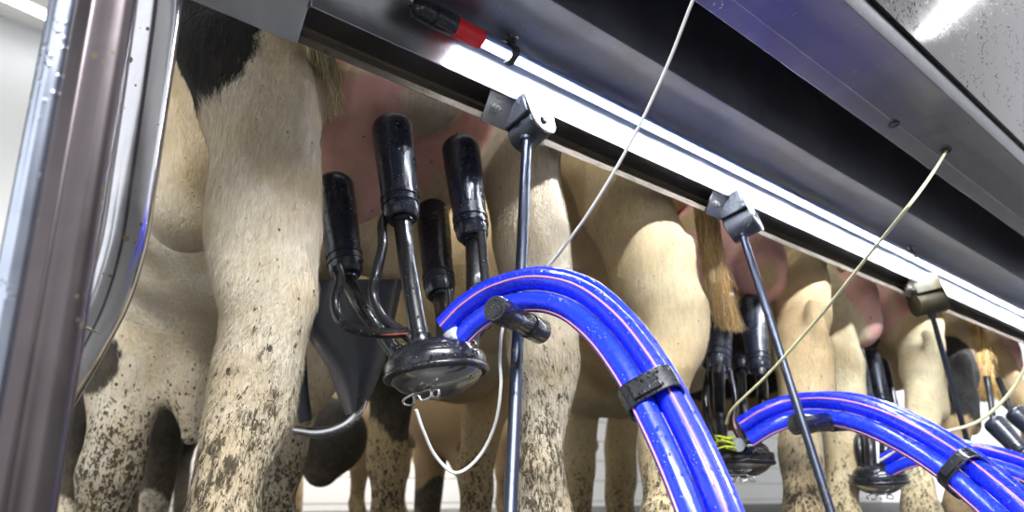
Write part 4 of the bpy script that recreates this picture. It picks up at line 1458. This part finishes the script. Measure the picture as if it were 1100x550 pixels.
bundle('large blue hose bundle arching from the nearest cluster down to the bottom edge',
       [(484, 359, 1.13), (505, 338, 1.125), (535, 320, 1.11), (575, 312, 1.07), (615, 322, 1.02), (652, 352, 0.965), (685, 396, 0.91), (712, 445, 0.865), (738, 500, 0.82), (762, 560, 0.78), (790, 640, 0.74)],
       0.0150, (6, 0.55), 0.030)
bundle('second blue hose bundle looping over the middle rod, strapped near the lower right',
       [(800, 465, 1.90), (825, 450, 1.89), (858, 440, 1.87), (900, 441, 1.78), (940, 452, 1.67), (985, 474, 1.55), (1025, 500, 1.45), (1062, 530, 1.34), (1100, 565, 1.24), (1150, 620, 1.15)],
       0.0195, (6, 0.30), 0.036)
bundle('farthest blue hose bundle, a short piece seen behind the second one',
       [(952, 500, 2.16), (975, 490, 2.12), (1005, 485, 2.08), (1040, 487, 2.02), (1075, 495, 1.95), (1115, 510, 1.88), (1180, 545, 1.75)],
       0.0165, None, 0.03, third=False)


# ------------------------------------------------------------------ pull cords
def cord(label, pts, r, mat, cat='cord', sub=None):
    o = MB().tube([PD(*p) if not isinstance(p, Vector) else p for p in pts], r, 10, res=12).build('pull_cord', mat)
    tag(o, label, cat, 'cords pulling the clusters up')
    return o


cord('white cord crossing the lamp tube and looping below the nearest cluster', [(775, -60, 1.0), (747, -6, 1.03), (716, 72, 1.07), (678, 152, 1.11), (630, 232, 1.15), (588, 287, 1.19), (560, 316, 1.20), (542, 345, 1.18), (537, 380, 1.15), (538, 415, 1.13), (532, 455, 1.12), (515, 490, 1.11), (490, 508, 1.10), (468, 490, 1.10), (455, 463, 1.09), (447, 440, 1.085)], 0.0024, 'white_cord')
cord('yellowish cord hanging from the beam hole down to the second cluster', [holes[1], (990, 203, 1.12), (935, 272, 1.26), (878, 343, 1.40), (825, 402, 1.50), (788, 438, 1.56), (780, 455, 1.6)], 0.0026, 'yellow_cord')
cord('pale curved cord at the right edge crossing the farthest rod', [(1150, 300, 1.9), (1112, 372, 1.95), (1088, 418, 2.0), (1052, 452, 2.05), (1012, 465, 2.1), (975, 478, 2.12), (945, 495, 2.16)], 0.0042, 'yellow_cord')


# ------------------------------------------------------------------ things behind the cows
def feeder():
    r = empty('feed_bowl', PY(375, 440, 1.85), 'dark grey curved plastic bowl with a shiny metal rim behind the cluster', 'bowl')
    # curved tapering shell
    V, Fc = [], []
    prof = [((325, 300), (440, 300)), ((322, 350), (428, 350)), ((352, 395), (418, 385)), ((364, 430), (405, 415)), ((372, 446), (392, 442))]
    D0 = 1.75
    rows = 9
    for (L, R_) in prof:
        a, b = PD(L[0], L[1], D0), PD(R_[0], R_[1], D0)
        nrm = (a - Vector((0, 0, CAMZ))).normalized()
        for j in range(rows):
            t = j / (rows - 1)
            V.append(a.lerp(b, t) + nrm * 0.10 * (2 * t - 1) ** 2)
    for i in range(len(prof) - 1):
        for j in range(rows - 1):
            Fc.append((i * rows + j, i * rows + j + 1, (i + 1) * rows + j + 1, (i + 1) * rows + j))
    n = len(V)
    nr = ray(375, 400).normalized() * 0.006
    V2 = V + [v + nr for v in V]
    F2 = Fc + [tuple(i + n for i in f)[::-1] for f in Fc]
    m = len(prof)
    edge = [j for j in range(rows)] + [i * rows + rows - 1 for i in range(1, m)] + [(m - 1) * rows + j for j in range(rows - 2, -1, -1)] + [i * rows for i in range(m - 2, 0, -1)]
    for a, b in zip(edge, edge[1:] + edge[:1]):
        F2.append((a, b, b + n, a + n))
    MB().add(V2, F2).build('bowl_shell', 'grey_plastic', r)
    MB().tube([PD(322, 300, 1.80), PD(321, 350, 1.80), PD(323, 410, 1.80), PD(328, 452, 1.80)], 0.016, 14).build('bowl_leg', 'grey_plastic', r)
    MB().tube([PD(318, 462, 1.82), PD(345, 465, 1.78), PD(368, 459, 1.76), (PD(383, 446, 1.76)), PD(391, 430, 1.78)], [0.010, 0.013, 0.013, 0.011, 0.008], 14).build('bowl_rim', 'bolt_steel', r, label='shiny metal rim')


feeder()

# cows across the aisle, seen low between the legs
def far_cow(Xc, Yc, label, tint, black, fores, yaw=1, ex=None):
    h = 0.018
    Fd = Field((Xc - 0.8, Yc - 1.5, DECK - 0.02), (Xc + 0.8, Yc + 2.0, CAMZ + 1.25), h)
    Z = CAMZ
    Fd.ell((Xc, Yc + 0.6, Z + 0.72), (0.34, 0.9, 0.36), 0.1)
    Fd.ell((Xc, Yc + 0.05, Z + 0.62), (0.27, 0.42, 0.38), 0.1)
    Fd.cone((Xc, Yc - 0.1, Z + 0.75), (Xc, Yc - 0.5, Z + 0.55), 0.2, 0.12, 0.1)
    Fd.cone((Xc, Yc - 0.5, Z + 0.58), (Xc, Yc - 0.72, Z + 0.32), 0.11, 0.065, 0.05)
    for s in (-1, 1):
        Fd.cone((Xc + s * 0.10, Yc - 0.46, Z + 0.62), (Xc + s * 0.22, Yc - 0.42, Z + 0.58), 0.03, 0.012, 0.02)
        Fd.cone((Xc + s * 0.15, Yc + 0.0, Z + 0.45), (Xc + s * 0.16, Yc - 0.02, Z + 0.15), 0.12, 0.065, 0.05)
        Fd.cone((Xc + s * 0.16, Yc - 0.02, Z + 0.15), (Xc + s * 0.16, Yc, DECK + 0.08), 0.055, 0.045, 0.03)
        Fd.cone((Xc + s * 0.16, Yc, DECK + 0.09), (Xc + s * 0.16, Yc - 0.03, DECK + 0.03), 0.05, 0.055, 0.02)
        Fd.cone((Xc + s * 0.2, Yc + 1.4, Z + 0.6), (Xc + s * 0.22, Yc + 1.5, Z + 0.3), 0.17, 0.07, 0.05)
        Fd.cone((Xc + s * 0.22, Yc + 1.5, Z + 0.3), (Xc + s * 0.22, Yc + 1.45, DECK + 0.03), 0.06, 0.05, 0.03)
    for e in (ex or []):
        (Fd.cone if e[0] == 'cone' else Fd.ell)(*e[1:])
    D = Fd.D
    D = np.maximum(D, (DECK + 0.002 - Fd.grid((slice(None),) * 3)[2]).astype(np.float32))
    D[0], D[-1], D[:, 0], D[:, -1], D[:, :, 0], D[:, :, -1] = (0.2,) * 6
    V, Q = surface_nets(D, Fd.lo, h)
    bf = np.full(len(V), -1.0)
    for c, r_ in black:
        bf = np.maximum(bf, (1 - np.linalg.norm((V - np.array(c)) / np.array(r_), axis=1)) * min(r_))
    bf += 0.03 * wob(V, 11, 3.0)
    tn = np.array(tint[0])[None] + (np.array(tint[1]) - np.array(tint[0]))[None] * sstep(-0.4, 0.5, wob(V, 5, 1.0))[:, None]
    dr = np.clip(0.2 + 0.6 * (1 - sstep(-0.1, 0.3, V[:, 2] - CAMZ)), 0, 1)
    r = empty('cow', (Xc, Yc, DECK), label, 'cow', 'cows across the aisle')
    raw_mesh('cow_body', V, Q, 'cow_hide', r, (Xc, Yc, DECK), [('black_field', bf, False), ('skin_amount', np.zeros(len(V)), False), ('dirt_amount', dr, False), ('coat_tint', tn, True)])
    return r


tanc = ((0.50, 0.33, 0.17), (0.66, 0.46, 0.26), 0.0)
bwc = ((0.85, 0.80, 0.72), (0.92, 0.88, 0.80), 0.0)
p = PD(165, 470, 4.1)
far_cow(p.x - 0.15, p.y + 0.2, 'black and white cow far behind, its leg seen right of the bent tube', bwc, [((p.x, p.y + 0.2, CAMZ + 0.5), (0.6, 1.4, 0.62))], 0,
        ex=[('cone', PD(182, 385, 3.7), PD(178, 460, 3.6), 0.12, 0.09, 0.05), ('cone', PD(178, 460, 3.6), PD(165, 550, 3.6), 0.09, 0.065, 0.02)])
h_ = PD(352, 470, 4.3)
far_cow(h_.x - 0.10, h_.y + 0.75, 'black cow far behind, head low under the feed bowl', bwc, [((h_.x, h_.y + 0.7, CAMZ + 0.5), (1.2, 2.0, 1.1))], 0,
        ex=[('ell', h_, (0.18, 0.25, 0.20), 0.05), ('cone', h_, PD(345, 505, 4.2), 0.15, 0.09, 0.04), ('cone', h_, (h_.x - 0.1, h_.y + 0.55, CAMZ + 0.5), 0.17, 0.2, 0.1)])
h_ = PD(490, 440, 4.3)
far_cow(h_.x + 0.30, h_.y + 1.15, 'tan cow far behind, head lowered beside the nearest rod', tanc, [(tuple(PD(512, 478, 4.1)), (0.10, 0.15, 0.09)), (tuple(PD(458, 530, 4.3)), (0.07, 0.15, 0.10))], 0,
        ex=[('ell', h_, (0.23, 0.28, 0.24), 0.05), ('cone', h_, PD(505, 498, 4.15), 0.17, 0.10, 0.04), ('cone', h_, (h_.x + 0.30, h_.y + 0.95, CAMZ + 0.5), 0.2, 0.22, 0.1), ('cone', PD(465, 470, 4.3), PD(458, 560, 4.3), 0.09, 0.07, 0.03)])
p = PD(640, 470, 5.2)
far_cow(p.x + 0.2, p.y + 0.95, 'brown cow far behind, glimpsed under the straw coloured cow', tan, [((p.x + 0.2, p.y + 1.1, CAMZ + 0.9), (0.5, 0.9, 0.4))], 0)
print('FAR', [tuple(round(v, 2) for v in o.location) for o in bpy.data.objects if o.get('category') == 'cow'])

q = ray(15, 2) * ((4.48 - CAMZ) / ray(15, 2).z)
ceiling_lamp(q.x, q.y, 1.6, 'bright ceiling lamp at the top left corner', 0.2)
# the lamp over the pit that the hood mirrors
hn = Vector((0, -0.588, -0.098)).normalized()
h0 = Vector((0, 0.428, z_(0.437, 61.6) + 0.012 - CAMZ))
ends = []
for px, py in ((990, 47), (1046, -12)):
    d = ray(px, py)
    hp = d * (h0.dot(hn) / d.dot(hn))
    rd = d - hn * 2 * d.dot(hn)
    ends.append(hp + rd * ((4.44 - CAMZ - hp.z) / rd.z))
e0, e1 = ends
e1 = e0 + (e1 - e0).normalized() * 1.7
md = (e0 + e1) / 2
print('hood lamp', e0, e1)
ceiling_lamp(md.x, md.y, 1.7, 'long ceiling lamp over the pit, mirrored in the splashed hood panel', math.atan2(e1.y - e0.y, e1.x - e0.x))
